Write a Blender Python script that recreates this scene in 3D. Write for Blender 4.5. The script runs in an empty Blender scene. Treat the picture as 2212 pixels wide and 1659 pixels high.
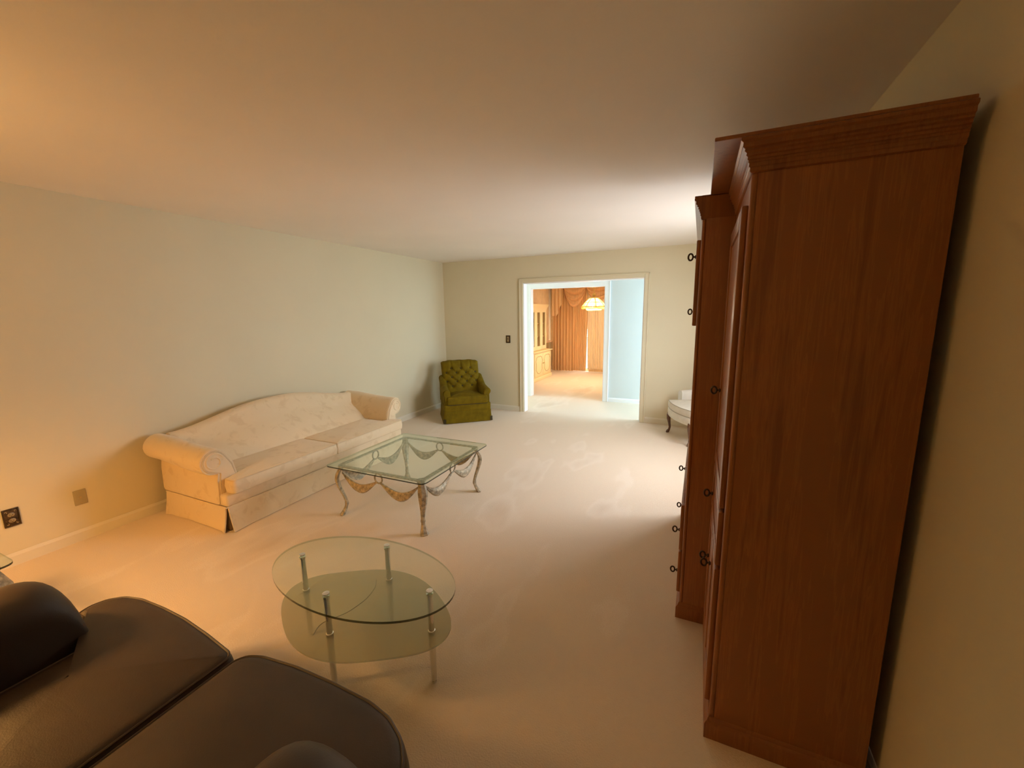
import bpy, bmesh, math, random
from math import sin, cos, pi, radians, sqrt, exp
from mathutils import Vector, Matrix

random.seed(7)
S = bpy.context.scene
COL = S.collection

# ------------------------------------------------------------------ camera
CAM_LOC = Vector((4.01787, 0.0, 1.58595))
YAW, PITCH, ROLL, FPX = 0.42967, 0.17044, -0.01439, 886.56
fw = Vector((-sin(YAW) * cos(PITCH), cos(YAW) * cos(PITCH), -sin(PITCH)))
rt = Vector((cos(YAW), sin(YAW), 0.0))
up = rt.cross(fw)
r2 = rt * cos(ROLL) + up * sin(ROLL)
u2 = up * cos(ROLL) - rt * sin(ROLL)
cam_data = bpy.data.cameras.new("camera")
cam = bpy.data.objects.new("camera", cam_data)
COL.objects.link(cam)
M = Matrix((r2, u2, -fw)).transposed().to_4x4()
M.translation = CAM_LOC
cam.matrix_world = M
cam_data.sensor_fit = 'HORIZONTAL'
cam_data.sensor_width = 36.0
cam_data.lens = FPX / 2212.0 * 36.0
cam_data.clip_start = 0.02
cam_data.clip_end = 200
S.camera = cam

# ------------------------------------------------------------------ view, world
S.view_settings.view_transform = 'Standard'
S.view_settings.look = 'None'
S.view_settings.gamma = 1.0
S.view_settings.use_curve_mapping = False
S.view_settings.exposure = 0.0
S.cycles.use_denoising = True
S.cycles.max_bounces = 10
S.cycles.diffuse_bounces = 6
S.cycles.transparent_max_bounces = 24
S.cycles.sample_clamp_indirect = 8.0
S.cycles.caustics_reflective = False
S.cycles.caustics_refractive = False

W = bpy.data.worlds.new("sky")
S.world = W
W.use_nodes = True
bg = W.node_tree.nodes["Background"]
bg.inputs[0].default_value = (0.70, 0.93, 1.0, 1)
bg.inputs[1].default_value = 7.8


def area(name, loc, direction, sx, sy, power, color):
    d = bpy.data.lights.new(name, 'AREA')
    d.shape = 'RECTANGLE'; d.size = sx; d.size_y = sy
    d.energy = power; d.color = color
    o = bpy.data.objects.new(name, d)
    COL.objects.link(o)
    o.location = loc
    o.rotation_euler = Vector(direction).to_track_quat('-Z', 'Y').to_euler()
    return o


def point(name, loc, power, color, radius):
    d = bpy.data.lights.new(name, 'POINT')
    d.energy = power; d.color = color; d.shadow_soft_size = radius
    o = bpy.data.objects.new(name, d)
    COL.objects.link(o)
    o.location = loc
    return o


WARM = (1.0, 0.53, 0.165)
SHADE = 2.0
# daylight through the window behind the wall unit, and through the front door of the hall
area("window_daylight", (4.80, 4.08, 1.40), (-1, 0.0, -0.42), 1.15, 1.1, 52, (0.97, 0.88, 1.0))
area("hall_daylight", (4.72, 6.62, 1.25), (-1, 0.22, 0.0), 0.95, 1.9, 38, (0.48, 0.66, 1.0))
area("hall_fill_light", (-1.14, 6.70, 1.45), (1, 0.12, 0.05), 0.85, 1.5, 17, (0.62, 0.80, 1.0))  # added fill from the hall's left end, brightens the dining opening's header
area("patio_daylight", (1.6, 11.30, 1.15), (0, -1, 0), 2.2, 2.0, 50, (0.92, 0.93, 1.0))
# table lamp bulb (inside its shade) and the chandelier bulbs
LAMP, LZ = (1.25, -0.02), 1.32
point("lamp_bulb_light", (LAMP[0], LAMP[1], LZ), 66, WARM, 0.09)

# ------------------------------------------------------------------ materials
MATS = {}


def nt(name):
    m = bpy.data.materials.new(name)
    m.use_nodes = True
    MATS[name] = m
    t = m.node_tree
    return m, t, t.nodes["Principled BSDF"], t.nodes["Material Output"]


def N(t, typ, **kw):
    n = t.nodes.new(typ)
    for k, v in kw.items():
        setattr(n, k, v)
    return n


def coords(t, scale=(1, 1, 1), rot=(0, 0, 0)):
    tc = N(t, "ShaderNodeTexCoord")
    mp = N(t, "ShaderNodeMapping")
    mp.inputs["Scale"].default_value = scale
    mp.inputs["Rotation"].default_value = rot
    t.links.new(tc.outputs["Object"], mp.inputs["Vector"])
    return mp.outputs["Vector"]


def noise(t, vec, scale, detail=3, rough=0.5, dist=0.0):
    n = N(t, "ShaderNodeTexNoise")
    n.inputs["Scale"].default_value = scale
    n.inputs["Detail"].default_value = detail
    n.inputs["Roughness"].default_value = rough
    n.inputs["Distortion"].default_value = dist
    t.links.new(vec, n.inputs["Vector"])
    return n.outputs["Fac"]


def ramp(t, fac, stops):
    r = N(t, "ShaderNodeValToRGB")
    e = r.color_ramp.elements
    e[0].position, e[0].color = stops[0][0], (*stops[0][1], 1)
    e[1].position, e[1].color = stops[-1][0], (*stops[-1][1], 1)
    for p, c in stops[1:-1]:
        x = e.new(p); x.color = (*c, 1)
    t.links.new(fac, r.inputs["Fac"])
    return r.outputs["Color"]


def bump(t, bsdf, height, strength=0.2, dist=0.01):
    b = N(t, "ShaderNodeBump")
    b.inputs["Strength"].default_value = strength
    b.inputs["Distance"].default_value = dist
    t.links.new(height, b.inputs["Height"])
    t.links.new(b.outputs["Normal"], bsdf.inputs["Normal"])


def mul(c, k):
    return tuple(x * k for x in c)


def plain(name, col, rough=0.6, metal=0.0, var=0.06, vscale=4.0, bscale=0, bstr=0.1, coat=0.0, spec=0.5):
    m, t, b, o = nt(name)
    v = coords(t)
    c = ramp(t, noise(t, v, vscale, 3), [(0.3, mul(col, 1 - var)), (0.7, mul(col, 1 + var))])
    t.links.new(c, b.inputs["Base Color"])
    b.inputs["Roughness"].default_value = rough
    b.inputs["Metallic"].default_value = metal
    b.inputs["Coat Weight"].default_value = coat
    b.inputs["Specular IOR Level"].default_value = spec
    if bscale:
        bump(t, b, noise(t, v, bscale, 2), bstr, 0.004)
    return m


plain("wall_paint", (0.71, 0.65, 0.46), 0.75, var=0.015, vscale=1.5, bscale=120, bstr=0.05, spec=0.3)
plain("hall_paint", (0.70, 0.76, 0.77), 0.75, var=0.015, vscale=1.5, bscale=120, bstr=0.05, spec=0.3)
plain("ceiling_paint", (0.88, 0.83, 0.76), 0.85, var=0.02, vscale=1.2, bscale=70, bstr=0.12, spec=0.2)
plain("trim_paint", (0.76, 0.72, 0.58), 0.45, var=0.01)
plain("white_trim", (0.92, 0.93, 0.94), 0.4, var=0.01)
plain("peach_wallpaper", (0.90, 0.74, 0.52), 0.8, var=0.06, vscale=9)
plain("olive_wallpaper", (0.42, 0.32, 0.17), 0.8, var=0.06, vscale=9)
plain("peach_trim", (0.88, 0.64, 0.45), 0.5, var=0.01)
plain("cream_lacquer", (0.86, 0.72, 0.42), 0.4, var=0.02)
plain("cream_line", (0.50, 0.36, 0.16), 0.5)
plain("bronze", (0.10, 0.065, 0.03), 0.4, metal=0.75, var=0.5, vscale=90, bscale=160, bstr=0.8)
plain("bronze_rim", (0.07, 0.045, 0.02), 0.4, metal=0.7, var=0.2)
plain("brass_relief", (0.42, 0.34, 0.20), 0.35, metal=0.7, var=0.2, vscale=60)
plain("beige_plastic", (0.40, 0.34, 0.19), 0.45, var=0.02)
plain("dark_slot", (0.02, 0.017, 0.012), 0.6)
plain("chrome", (0.75, 0.75, 0.72), 0.08, metal=1.0, var=0.01)
plain("mahogany", (0.12, 0.05, 0.02), 0.35, var=0.25, vscale=30)
plain("dark_base", (0.03, 0.022, 0.012), 0.6)
plain("lamp_brass", (0.55, 0.38, 0.15), 0.3, metal=0.9)
plain("chandelier_metal", (0.80, 0.62, 0.25), 0.35, metal=0.3)
plain("cream_silk", (0.66, 0.62, 0.52), 0.55, var=0.06, vscale=14, bscale=150, bstr=0.1)
plain("cream_welt", (0.40, 0.36, 0.28), 0.6)
plain("ground_outside", (0.35, 0.38, 0.30), 0.9)

# carpet: cream pile, long soft tracks, small tufts
m, t, b, o = nt("carpet")
v = coords(t)
vs = coords(t, (1.0, 0.34, 1), (0, 0, radians(24)))
n1 = noise(t, vs, 2.4, 3, 0.5, 0.15)
n2 = noise(t, v, 0.9, 2)
n3 = noise(t, v, 160, 2)
mx = N(t, "ShaderNodeMath", operation='ADD')
t.links.new(n1, mx.inputs[0]); t.links.new(n2, mx.inputs[1])
mx2 = N(t, "ShaderNodeMath", operation='MULTIPLY_ADD')
t.links.new(n3, mx2.inputs[0]); mx2.inputs[1].default_value = 0.25
t.links.new(mx.outputs[0], mx2.inputs[2])
c = ramp(t, mx2.outputs[0], [(0.80, (0.69, 0.565, 0.42)), (1.1, (0.76, 0.64, 0.49)), (1.40, (0.82, 0.71, 0.57))])
t.links.new(c, b.inputs["Base Color"])
b.inputs["Roughness"].default_value = 1.0
b.inputs["Specular IOR Level"].default_value = 0.1
b.inputs["Sheen Weight"].default_value = 0.15
mb = N(t, "ShaderNodeMath", operation='MULTIPLY_ADD')
t.links.new(n1, mb.inputs[0]); mb.inputs[1].default_value = 0.7
t.links.new(n3, mb.inputs[2])
bump(t, b, mb.outputs[0], 0.5, 0.006)


def oak(name, dark, light, rough=0.38):
    m, t, b, o = nt(name)
    v = coords(t, (34, 34, 1.3))
    v2 = coords(t, (5, 5, 0.45))
    g = noise(t, v, 2.0, 5, 0.65, 0.4)
    g2 = noise(t, v2, 2.0, 3, 0.5, 1.2)
    a = N(t, "ShaderNodeMath", operation='ADD')
    t.links.new(g, a.inputs[0]); t.links.new(g2, a.inputs[1])
    mid = tuple((x + y) / 2 for x, y in zip(dark, light))
    c = ramp(t, a.outputs[0], [(0.75, dark), (1.0, mid), (1.25, light)])
    t.links.new(c, b.inputs["Base Color"])
    b.inputs["Roughness"].default_value = rough
    b.inputs["Coat Weight"].default_value = 0.25
    b.inputs["Coat Roughness"].default_value = 0.2
    bump(t, b, g, 0.08, 0.002)


oak("oak", (0.235, 0.075, 0.016), (0.36, 0.130, 0.030))
oak("oak_moulding", (0.21, 0.066, 0.014), (0.31, 0.11, 0.026), 0.3)


def damask(name, base, leaf, dark):
    m, t, b, o = nt(name)
    v = coords(t)
    a = noise(t, v, 9, 4, 0.6, 1.5)
    w = N(t, "ShaderNodeTexVoronoi", feature='SMOOTH_F1')
    w.inputs["Scale"].default_value = 9
    t.links.new(v, w.inputs["Vector"])
    ad = N(t, "ShaderNodeMath", operation='MULTIPLY_ADD')
    t.links.new(w.outputs["Distance"], ad.inputs[0]); ad.inputs[1].default_value = 0.45
    t.links.new(a, ad.inputs[2])
    c = ramp(t, ad.outputs[0], [(0.50, dark), (0.64, base), (0.85, base), (1.0, leaf)])
    t.links.new(c, b.inputs["Base Color"])
    b.inputs["Roughness"].default_value = 0.8
    b.inputs["Sheen Weight"].default_value = 0.25
    bump(t, b, noise(t, v, 220, 2), 0.12, 0.002)


damask("sofa_fabric", (0.80, 0.655, 0.43), (0.82, 0.68, 0.47), (0.73, 0.58, 0.36))
plain("sofa_welt", (0.70, 0.56, 0.35), 0.8)
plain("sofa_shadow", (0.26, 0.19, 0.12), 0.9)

# olive velvet
m, t, b, o = nt("olive_velvet")
v = coords(t)
c = ramp(t, noise(t, v, 12, 4), [(0.3, (0.120, 0.080, 0.002)), (0.7, (0.180, 0.122, 0.003))])
t.links.new(c, b.inputs["Base Color"])
b.inputs["Roughness"].default_value = 0.75
b.inputs["Sheen Weight"].default_value = 0.04
b.inputs["Specular IOR Level"].default_value = 0.12
b.inputs["Sheen Tint"].default_value = (0.6, 0.55, 0.2, 1)
bump(t, b, noise(t, v, 200, 2), 0.1, 0.002)
plain("olive_dark", (0.05, 0.035, 0.006), 0.8)

# dark brown leather
m, t, b, o = nt("brown_leather")
v = coords(t)
c = ramp(t, noise(t, v, 5, 4), [(0.3, (0.043, 0.027, 0.015)), (0.7, (0.060, 0.039, 0.023))])
t.links.new(c, b.inputs["Base Color"])
b.inputs["Roughness"].default_value = 0.5
b.inputs["Specular IOR Level"].default_value = 0.45
bn = N(t, "ShaderNodeMath", operation='MULTIPLY_ADD')
t.links.new(noise(t, coords(t, (1.2, 5, 1)), 3.5, 2, 0.5, 0.8), bn.inputs[0]); bn.inputs[1].default_value = 1.6
t.links.new(noise(t, v, 260, 3), bn.inputs[2])
bump(t, b, bn.outputs[0], 0.16, 0.003)
plain("leather_piping", (0.05, 0.032, 0.016), 0.45)

# antique iron with worn gilding
m, t, b, o = nt("antique_iron")
v = coords(t)
c = ramp(t, noise(t, v, 38, 4, 0.6), [(0.30, (0.22, 0.19, 0.13)), (0.48, (0.42, 0.36, 0.25)), (0.70, (0.68, 0.57, 0.38))])
t.links.new(c, b.inputs["Base Color"])
b.inputs["Roughness"].default_value = 0.5
b.inputs["Metallic"].default_value = 0.12
bump(t, b, noise(t, v, 90, 3), 0.4, 0.003)


def glass(name, tint, refl=1.0, rough=0.0, f0=0.04):
    """thin clear pane: sees through, reflects more at grazing angles"""
    m, t, b, o = nt(name)
    t.nodes.remove(b)
    lw = N(t, "ShaderNodeLayerWeight")
    lw.inputs["Blend"].default_value = 0.5
    pw = N(t, "ShaderNodeMath", operation='POWER')
    t.links.new(lw.outputs["Facing"], pw.inputs[0]); pw.inputs[1].default_value = 5.0
    ma = N(t, "ShaderNodeMath", operation='MULTIPLY_ADD')
    t.links.new(pw.outputs[0], ma.inputs[0]); ma.inputs[1].default_value = 0.96 * refl; ma.inputs[2].default_value = f0 * refl
    tr = N(t, "ShaderNodeBsdfTransparent"); tr.inputs[0].default_value = (*tint, 1)
    gl = N(t, "ShaderNodeBsdfGlossy"); gl.inputs["Roughness"].default_value = rough
    gl.inputs["Color"].default_value = (0.92, 1.0, 0.95, 1)
    mix = N(t, "ShaderNodeMixShader")
    t.links.new(ma.outputs[0], mix.inputs[0]); t.links.new(tr.outputs[0], mix.inputs[1]); t.links.new(gl.outputs[0], mix.inputs[2])
    t.links.new(mix.outputs[0], o.inputs["Surface"])
    return m


glass("clear_glass", (0.93, 0.965, 0.93), 1.0)
glass("window_glass", (0.97, 0.985, 0.98), 0.6)


def edge_glass(name, col, clear):
    """ground edge of a pane: dark green seen from outside, nearly clear seen from inside the glass"""
    m, t, b, o = nt(name)
    b.inputs["Base Color"].default_value = (*col, 1)
    b.inputs["Roughness"].default_value = 0.12
    tr = N(t, "ShaderNodeBsdfTransparent"); tr.inputs[0].default_value = (0.75, 0.82, 0.72, 1)
    ge = N(t, "ShaderNodeNewGeometry")
    ma = N(t, "ShaderNodeMath", operation='MULTIPLY_ADD')
    t.links.new(ge.outputs["Backfacing"], ma.inputs[0]); ma.inputs[1].default_value = 0.9 - clear; ma.inputs[2].default_value = clear
    mx_ = N(t, "ShaderNodeMixShader")
    t.links.new(ma.outputs[0], mx_.inputs[0]); t.links.new(b.outputs[0], mx_.inputs[1]); t.links.new(tr.outputs[0], mx_.inputs[2])
    t.links.new(mx_.outputs[0], o.inputs["Surface"])


edge_glass("glass_edge", (0.018, 0.026, 0.016), 0.10)
edge_glass("oval_glass_edge", (0.075, 0.070, 0.022), 0.15)
plain("etched_glass", (0.22, 0.22, 0.13), 0.4)

m, t, b, o = nt("frosted_glass")
t.nodes.remove(b)
tr = N(t, "ShaderNodeBsdfTransparent"); tr.inputs[0].default_value = (0.88, 0.90, 0.82, 1)
df = N(t, "ShaderNodeBsdfDiffuse"); df.inputs[0].default_value = (0.66, 0.65, 0.53, 1)
tl = N(t, "ShaderNodeBsdfTranslucent"); tl.inputs[0].default_value = (0.66, 0.65, 0.53, 1)
m1 = N(t, "ShaderNodeMixShader"); m1.inputs[0].default_value = 0.5
t.links.new(df.outputs[0], m1.inputs[1]); t.links.new(tl.outputs[0], m1.inputs[2])
m2 = N(t, "ShaderNodeMixShader"); m2.inputs[0].default_value = 0.40
t.links.new(tr.outputs[0], m2.inputs[1]); t.links.new(m1.outputs[0], m2.inputs[2])
t.links.new(m2.outputs[0], o.inputs["Surface"])


def cloth(name, col, trans, var=0.1, through=0.0):
    m, t, b, o = nt(name)
    t.nodes.remove(b)
    v = coords(t, (14, 14, 0.4))
    c = ramp(t, noise(t, v, 2.0, 3), [(0.3, mul(col, 1 - var)), (0.7, mul(col, 1 + var))])
    df = N(t, "ShaderNodeBsdfDiffuse"); tl = N(t, "ShaderNodeBsdfTranslucent")
    t.links.new(c, df.inputs[0]); t.links.new(c, tl.inputs[0])
    mm = N(t, "ShaderNodeMixShader"); mm.inputs[0].default_value = trans
    t.links.new(df.outputs[0], mm.inputs[1]); t.links.new(tl.outputs[0], mm.inputs[2])
    last = mm
    if through:
        tr = N(t, "ShaderNodeBsdfTransparent")
        m3 = N(t, "ShaderNodeMixShader"); m3.inputs[0].default_value = through
        t.links.new(mm.outputs[0], m3.inputs[1]); t.links.new(tr.outputs[0], m3.inputs[2])
        last = m3
    t.links.new(last.outputs[0], o.inputs["Surface"])


cloth("drape_cloth", (0.80, 0.53, 0.28), 0.12)
cloth("swag_cloth", (0.86, 0.56, 0.32), 0.10)
cloth("tail_cloth", (0.90, 0.66, 0.40), 0.10)
cloth("sheer_cloth", (0.72, 0.53, 0.33), 0.35, through=0.04)
m, t, b, o = nt("shade_linen")                     # linen lit through by its bulb
b.inputs["Base Color"].default_value = (0.8, 0.68, 0.48, 1)
b.inputs["Roughness"].default_value = 0.9
b.inputs["Emission Color"].default_value = (*WARM, 1)
b.inputs["Emission Strength"].default_value = SHADE
cloth("chandelier_glass", (0.80, 0.60, 0.24), 0.40, 0.03, through=0.22)

m, t, b, o = nt("bulb_glow")
b.inputs["Emission Color"].default_value = (1.0, 0.82, 0.5, 1)
b.inputs["Emission Strength"].default_value = 9

# ------------------------------------------------------------------ mesh helpers


def finish(name, bm, mats, parent=None, smooth=35, local=False):
    """one mesh object from a bmesh in world coordinates (or already local to its parent)"""
    bmesh.ops.recalc_face_normals(bm, faces=bm.faces[:])
    me = bpy.data.meshes.new(name)
    if parent is not None and not local:
        bmesh.ops.translate(bm, vec=-root_loc(parent), verts=bm.verts[:])
    bm.to_mesh(me); bm.free()
    for mt in (mats if isinstance(mats, (list, tuple)) else [mats]):
        me.materials.append(MATS[mt])
    if smooth:
        me.shade_smooth()
        me.set_sharp_from_angle(angle=radians(smooth))
    ob = bpy.data.objects.new(name, me)
    COL.objects.link(ob)
    if parent is not None:
        ob.parent = parent
    return ob


def root_loc(o):
    v = Vector((0, 0, 0))
    while o is not None:
        v += Vector(o.location)
        o = o.parent
    return v


def thing(name, label, cat, loc=(0, 0, 0), rz=0.0, group=None):
    o = bpy.data.objects.new(name, None)
    COL.objects.link(o)
    o.empty_display_size = 0.1
    o.location = loc
    o.rotation_euler = (0, 0, rz)
    o["label"] = label; o["category"] = cat
    if group: o["group"] = group
    return o


def tag(o, label, cat, group=None):
    o["label"] = label; o["category"] = cat
    if group: o["group"] = group
    return o


def struct(name, bm, mats, smooth=0, parent=None):
    o = finish(name, bm, mats, parent, smooth)
    if parent is None:
        o["kind"] = "structure"
    return o


def B():
    return bmesh.new()


def merge(bm, tmp, mi=0):
    if mi:
        for f in tmp.faces: f.material_index = mi
    me = bpy.data.meshes.new("tmp")
    tmp.to_mesh(me); tmp.free()
    bm.from_mesh(me)
    bpy.data.meshes.remove(me)
    return bm


def box(bm, x0, x1, y0, y1, z0, z1, bev=0.0, seg=2, mi=0):
    t = bmesh.new()
    bmesh.ops.create_cube(t, size=1.0)
    bmesh.ops.scale(t, vec=(x1 - x0, y1 - y0, z1 - z0), verts=t.verts)
    bmesh.ops.translate(t, vec=((x0 + x1) / 2, (y0 + y1) / 2, (z0 + z1) / 2), verts=t.verts)
    if bev:
        bmesh.ops.bevel(t, geom=t.edges[:], offset=bev, segments=seg, profile=0.5, affect='EDGES')
    return merge(bm, t, mi)


def loft(bm, rings, closed=True, cap=True, loop=False, mi=0):
    t = bmesh.new()
    vs = [[t.verts.new(p) for p in r] for r in rings]
    n = len(rings[0]); R = len(rings)
    for i in range(R if loop else R - 1):
        a, b_ = vs[i], vs[(i + 1) % R]
        for j in range(n if closed else n - 1):
            k = (j + 1) % n
            try: t.faces.new((a[j], a[k], b_[k], b_[j]))
            except ValueError: pass
    if cap and closed and not loop:
        for ring in (vs[0], vs[-1]):
            try: t.faces.new(ring)
            except ValueError: pass
    bmesh.ops.remove_doubles(t, verts=t.verts, dist=1e-5)
    return merge(bm, t, mi)


def tube(bm, pts, r, n=8, loop=False, mi=0, flat=1.0):
    pts = [Vector(p) for p in pts]
    R = len(pts)
    rings = []
    prev = None
    for i in range(R):
        if loop: d = pts[(i + 1) % R] - pts[i - 1]
        else: d = pts[min(i + 1, R - 1)] - pts[max(i - 1, 0)]
        d.normalize()
        if prev is None:
            a = Vector((0, 0, 1)) if abs(d.z) < 0.9 else Vector((1, 0, 0))
            a = (a - d * a.dot(d)).normalized()
        else:
            a = (prev - d * prev.dot(d)).normalized()
        prev = a
        b_ = d.cross(a)
        rr = r[i] if isinstance(r, (list, tuple)) else r
        rings.append([pts[i] + (a * cos(2 * pi * k / n) + b_ * sin(2 * pi * k / n) * flat) * rr for k in range(n)])
    return loft(bm, rings, True, True, loop, mi)


def lathe(bm, prof, cx, cy, n=24, mi=0):
    rings = [[(cx + r * cos(2 * pi * k / n), cy + r * sin(2 * pi * k / n), z) for k in range(n)] for r, z in prof]
    return loft(bm, rings, True, True, False, mi)


def ellipsoid(bm, c, rx, ry, rz, n=12, mi=0):
    t = bmesh.new()
    bmesh.ops.create_uvsphere(t, u_segments=n, v_segments=max(6, n // 2 + 2), radius=1.0)
    bmesh.ops.scale(t, vec=(rx, ry, rz), verts=t.verts)
    bmesh.ops.translate(t, vec=c, verts=t.verts)
    return merge(bm, t, mi)


def prism(bm, poly, axis, a0, a1, bev=0.0, mi=0, seg=2):
    """poly in the two other axes (x: (y,z), y: (x,z), z: (x,y)), extruded from a0 to a1"""
    def P(p, a):
        return {'x': (a, p[0], p[1]), 'y': (p[0], a, p[1]), 'z': (p[0], p[1], a)}[axis]
    t = bmesh.new()
    v0 = [t.verts.new(P(p, a0)) for p in poly]
    v1 = [t.verts.new(P(p, a1)) for p in poly]
    n = len(poly)
    f0 = t.faces.new(v0); f1 = t.faces.new(v1)
    for i in range(n):
        t.faces.new((v0[i], v0[(i + 1) % n], v1[(i + 1) % n], v1[i]))
    if bev:
        ed = [e for e in t.edges if (e in f0.edges or e in f1.edges)]
        bmesh.ops.bevel(t, geom=ed, offset=bev, segments=seg, profile=0.5, affect='EDGES')
    return merge(bm, t, mi)


def round_poly(pts, r, n=5):
    """round the corners of a polygon; r may be a list"""
    out = []
    L = len(pts)
    for i, p in enumerate(pts):
        p = Vector((*p, 0)); a = Vector((*pts[i - 1], 0)); b_ = Vector((*pts[(i + 1) % L], 0))
        ri = r[i] if isinstance(r, (list, tuple)) else r
        da, db = (a - p), (b_ - p)
        ri = min(ri, da.length * 0.49, db.length * 0.49)
        if ri < 1e-4:
            out.append((p.x, p.y)); continue
        s, e = p + da.normalized() * ri, p + db.normalized() * ri
        for k in range(n + 1):
            u = k / n
            q = s * (1 - u) ** 2 + p * 2 * u * (1 - u) + e * u * u
            out.append((q.x, q.y))
    return out


def resample(poly, step):
    out = []
    for i, p in enumerate(poly):
        q = poly[(i + 1) % len(poly)]
        d = sqrt((q[0] - p[0]) ** 2 + (q[1] - p[1]) ** 2)
        k = max(1, int(d / step))
        for j in range(k):
            out.append((p[0] + (q[0] - p[0]) * j / k, p[1] + (q[1] - p[1]) * j / k))
    return out


def inset(poly, d):
    n = len(poly); out = []
    ar = sum(poly[i][0] * poly[(i + 1) % n][1] - poly[(i + 1) % n][0] * poly[i][1] for i in range(n))
    s = 1 if ar > 0 else -1
    for i in range(n):
        a, b_ = poly[i - 1], poly[(i + 1) % n]
        tx, ty = b_[0] - a[0], b_[1] - a[1]
        l = sqrt(tx * tx + ty * ty) or 1
        out.append((poly[i][0] - s * ty / l * d, poly[i][1] + s * tx / l * d))
    return out


def cushion(bm, poly, z0, z1, r, crown, step=0.03, belly=0.0, mi=0):
    """stuffed cushion: outline with rolled edges, a domed top and a flat underside"""
    poly = resample(poly, step)
    cx = sum(p[0] for p in poly) / len(poly); cy = sum(p[1] for p in poly) / len(poly)
    rings = []
    for k in range(5):
        a = pi / 2 * k / 4
        rings.append([(x, y, z0 + r * (1 - sin(a))) for x, y in inset(poly, r * (1 - cos(a)))])
    rings.reverse()
    rings = [[(x, y, z) for x, y, z in rg] for rg in rings]
    rings = [rg for rg in rings]
    low = []
    for k in range(5):
        a = pi / 2 * k / 4
        low.append([(x, y, z0 + r * (1 - sin(a))) for x, y in inset(poly, r * (1 - cos(a)))])
    low.reverse()
    low = low[::-1]
    seq = []
    for k in range(5):              # bottom edge, going outward and up
        a = pi / 2 * k / 4
        seq.append([(x, y, z0 + r * (1 - cos(a))) for x, y in inset(poly, r * (1 - sin(a)))])
    if belly:
        seq.append([(x, y, (z0 + z1) / 2) for x, y in inset(poly, -belly)])
    for k in range(5):
        a = pi / 2 * k / 4
        seq.append([(x, y, z1 - r * (1 - sin(a))) for x, y in inset(poly, r * (1 - cos(a)))])
    top = inset(poly, r)
    for s in (0.9, 0.78, 0.62, 0.45, 0.28, 0.12, 0.02):
        h = crown * (1 - s ** 2.2)
        seq.append([(cx + (x - cx) * s, cy + (y - cy) * s, z1 + h) for x, y in top])
    return loft(bm, seq, True, True, False, mi)


def welt(bm, poly, z, r, ins=0.0, step=0.03, n=6):
    pts = inset(resample(poly, step), ins)
    return tube(bm, [(x, y, z) for x, y in pts], r, n, loop=True)


def wall_grid(bm, axis, a0, a1, u0, u1, z0, z1, holes):
    """a wall slab: axis 'x' = slab between x a0..a1 running in y u0..u1; holes = (u0,u1,z0,z1)"""
    us = sorted({u0, u1, *[h[0] for h in holes], *[h[1] for h in holes]})
    for i in range(len(us) - 1):
        ua, ub = us[i], us[i + 1]
        mid = (ua + ub) / 2
        cuts = sorted([(h[2], h[3]) for h in holes if h[0] < mid < h[1]])
        z = z0
        spans = []
        for c0, c1 in cuts:
            if c0 > z: spans.append((z, c0))
            z = c1
        if z < z1: spans.append((z, z1))
        for za, zb in spans:
            if axis == 'x': box(bm, a0, a1, ua, ub, za, zb)
            else: box(bm, ua, ub, a0, a1, za, zb)


# ------------------------------------------------------------------ the rooms
CH = 2.44
XR = 4.635                       # right wall of the living room
YF = 6.03                        # far wall, living side
YH = 7.27                        # far wall of the hall
YD = 11.02                       # end wall of the dining room
YN = -0.45                       # near wall, behind the photographer
XD = 0.20                        # left wall of the dining room
OP1 = (1.47, 3.285, 0, 2.045)    # living room opening
OP2 = (1.09, 2.485, 0, 2.035)    # dining room opening

bm = B(); box(bm, -1.3, 5.3, YN - 0.15, 11.3, -0.12, 0.0); struct("floor", bm, "carpet")
bm = B(); box(bm, -1.3, 5.3, YN - 0.15, 11.3, CH, CH + 0.12); struct("ceiling", bm, "ceiling_paint")
bm = B(); box(bm, -0.12, 0, YN - 0.12, YF, 0, CH); struct("wall_left", bm, "wall_paint")
bm = B(); wall_grid(bm, 'x', XR, XR + 0.12, YN - 0.12, YF, 0, CH, [(3.45, 4.72, 0.80, 2.12)]); struct("wall_right", bm, "wall_paint")
bm = B(); box(bm, 0, XR, YN - 0.12, YN, 0, CH); struct("wall_near", bm, "wall_paint")
bm = B(); wall_grid(bm, 'y', YF, YF + 0.11, -1.2, XR + 0.12, 0, CH, [OP1]); struct("wall_far", bm, "wall_paint")
bm = B(); wall_grid(bm, 'y', YH, YH + 0.11, -1.2, XR + 0.12, 0, CH, [OP2]); struct("wall_hall", bm, "hall_paint")
bm = B(); wall_grid(bm, 'x', -1.3, -1.2, YF, YH + 0.11, 0, CH, [(6.26, 7.14, 0.65, 2.25)]); struct("wall_hall_left", bm, "hall_paint")
bm = B(); wall_grid(bm, 'x', XR, XR + 0.12, YF + 0.11, YH, 0, CH, [(6.22, 7.18, 0.15, 2.2)]); struct("wall_hall_right", bm, "hall_paint")
bm = B(); box(bm, XD - 0.1, XD, YH + 0.11, YD, 0.80, CH); box(bm, XD - 0.1, XD, YH + 0.11, YD, 0, 0.80, mi=1)
struct("wall_dining_left", bm, ["peach_wallpaper", "olive_wallpaper"])
bm = B(); box(bm, 4.2, 4.3, YH + 0.11, YD, 0, CH); struct("wall_dining_right", bm, "peach_wallpaper")
bm = B(); wall_grid(bm, 'y', YD, YD + 0.1, XD - 0.1, 4.3, 0, CH, [(0.62, 2.6, 0.03, 2.1)]); struct("wall_dining_end", bm, "peach_wallpaper")

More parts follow.
